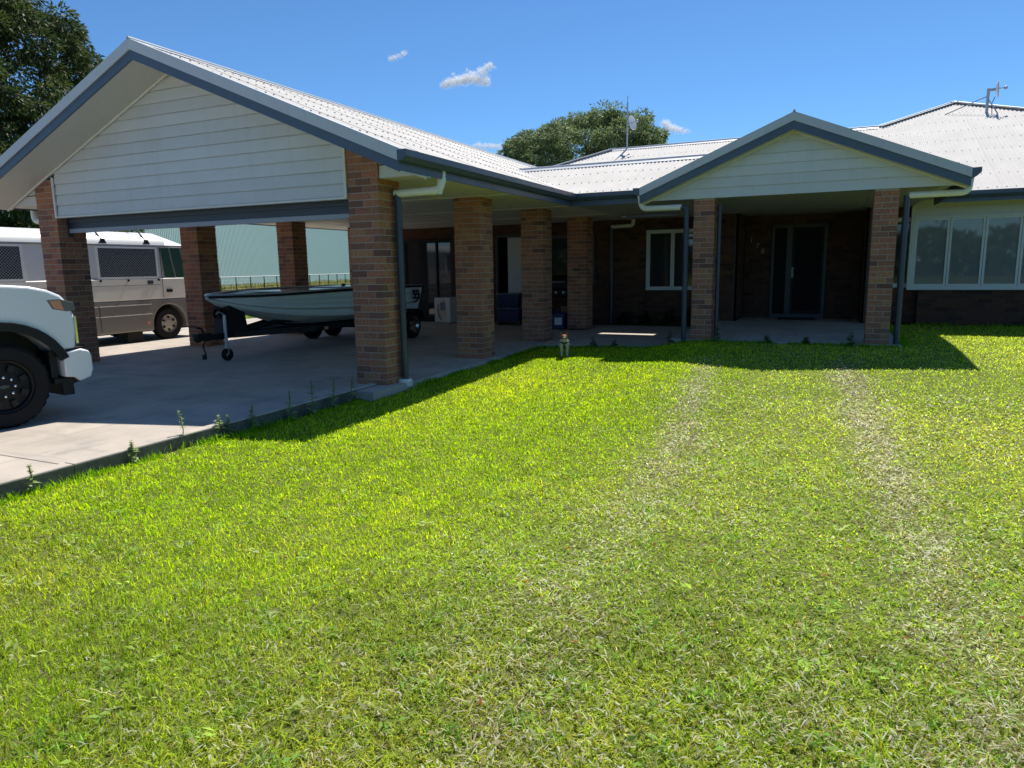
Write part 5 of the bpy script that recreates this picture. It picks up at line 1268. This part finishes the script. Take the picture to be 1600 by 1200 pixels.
# rest of the lawn, outside the picture: sparser
n2_ = 26000; x2 = g.uniform(-5.3, 14, n2_); y2 = g.uniform(-6.5, 16.6, n2_); ang = np.degrees(np.arctan2(x2, y2)); out = ((ang > 42) | (ang < -80) | (np.hypot(x2, y2) < 1.2)) & ~((x2 < -2.5) & (y2 > 12)); x2, y2 = x2[out], y2[out]; q = len(x2)
V2, F2, C2 = blades(x2, y2, zg(x2, y2) - .012, g.uniform(.04, .08, q), g.uniform(.008, .016, q), g.uniform(0, 6.28, q), np.abs(g.normal(.6, .3, q)), np.array([.12, .19, .02]) * g.uniform(.6, 1.4, (q, 1)), g.uniform(.1, .6, q))
V = np.concatenate([V, V2]); F = np.concatenate([F, F2 + len(C)]); C = np.concatenate([C, C2])
tag(big_mesh('grass', V, F, 3, M_grass, C), kind='stuff')
# coarse turf beyond the side driveway and long grass at the fence
q = 22000; x2 = g.uniform(-34, -18.45, q); y2 = g.uniform(8, 40, q)
a1 = blades(x2, y2, np.full(q, -.17), g.uniform(.06, .13, q), g.uniform(.014, .03, q), g.uniform(0, 6.28, q), np.abs(g.normal(.5, .3, q)), np.array([.22, .34, .02]) * g.uniform(.6, 1.4, (q, 1)), g.uniform(.1, .6, q))
q2 = 9000; tt = g.uniform(-.1, 1.1, q2); off = g.uniform(.6, 4.5, q2)
fx = F0.x + (F1.x - F0.x) * tt + (-off) * .964; fy = F0.y + (F1.y - F0.y) * tt - off * .265
a2 = blades(fx, fy, np.full(q2, -.17), g.uniform(.2, .6, q2) * (.5 + .8 * vnoise(fy, fx, .4)), g.uniform(.03, .06, q2), g.uniform(0, 6.28, q2), np.abs(g.normal(.25, .2, q2)), np.array([.2, .2, .06]) * g.uniform(.5, 1.4, (q2, 1)), g.uniform(.1, .8, q2))
V = np.concatenate([a1[0], a2[0]]); F = np.concatenate([a1[1], a2[1] + len(a1[2])]); C = np.concatenate([a1[2], a2[2]])
tag(big_mesh('far_grass', V, F, 3, M_grass, C), kind='stuff')
# flat broadleaf weeds among the near turf
P = []; D = []; S_ = []; Cw = []
for k in range(420):
    th_ = math.radians(g.uniform(-66, 20)); rr_ = g.uniform(1.7, 7.5) ** 1.0; cx, cy = rr_ * math.sin(th_), rr_ * math.cos(th_)
    if cx < -5.2 or g.random() > (.9 if cy < 3.2 or cx > -1 else .2): continue
    cz = float(zg(np.float64(cx), np.float64(cy))); cc = np.array([[.3, .45, .1], [.4, .55, .1], [.45, .52, .22], [.24, .4, .08]][int(g.integers(4))]) * g.uniform(.8, 1.3)
    for j in range(int(g.integers(4, 10))):
        a = g.uniform(0, 6.28); P.append([cx + g.normal(0, .025), cy + g.normal(0, .025), cz + g.uniform(.008, .03)]); D.append([math.cos(a), math.sin(a), g.uniform(.1, .9)]); S_.append(g.uniform(.02, .05)); Cw.append(cc)
P = np.array(P); D = unit(np.array(D)); S_ = np.array(S_); Nn = np.array([0, 0, 1.0]) + g.normal(0, .35, P.shape); Nn = unit(Nn - D * np.sum(Nn * D, 1, keepdims=True))
V, F = leaves(P, D, Nn, S_, S_ * g.uniform(.25, .5, len(P)))
tag(big_mesh('broadleaf_weeds', V, F, 4, M_grass, np.repeat(np.array(Cw), 4, 0)), kind='stuff')
# clippings and fallen leaves lying on the worn part
q = 1500; x2 = g.uniform(-2.2, 2.6, q); y2 = g.uniform(1.5, 9, q); P = np.stack([x2, y2, zg(x2, y2) + g.uniform(.012, .04, q)], 1)
a = g.uniform(0, 6.28, q); D = unit(np.stack([np.cos(a), np.sin(a), g.normal(0, .25, q)], 1)); Nn = unit(np.stack([g.normal(0, .35, q), g.normal(0, .35, q), np.ones(q)], 1)); Nn = unit(Nn - D * np.sum(Nn * D, 1, keepdims=True))
V, F = leaves(P, D, Nn, g.uniform(.02, .05, q), g.uniform(.008, .02, q))
pal_ = np.array([[.5, .44, .25], [.38, .34, .16], [.38, .12, .03], [.4, .3, .04], [.26, .3, .06], [.22, .32, .06], [.48, .45, .28]]); C = pal_[g.choice(7, q, p=[.2, .17, .03, .06, .2, .2, .14])]
tag(big_mesh('clippings', V, F, 4, M_grass, np.repeat(C, 4, 0)), kind='stuff')
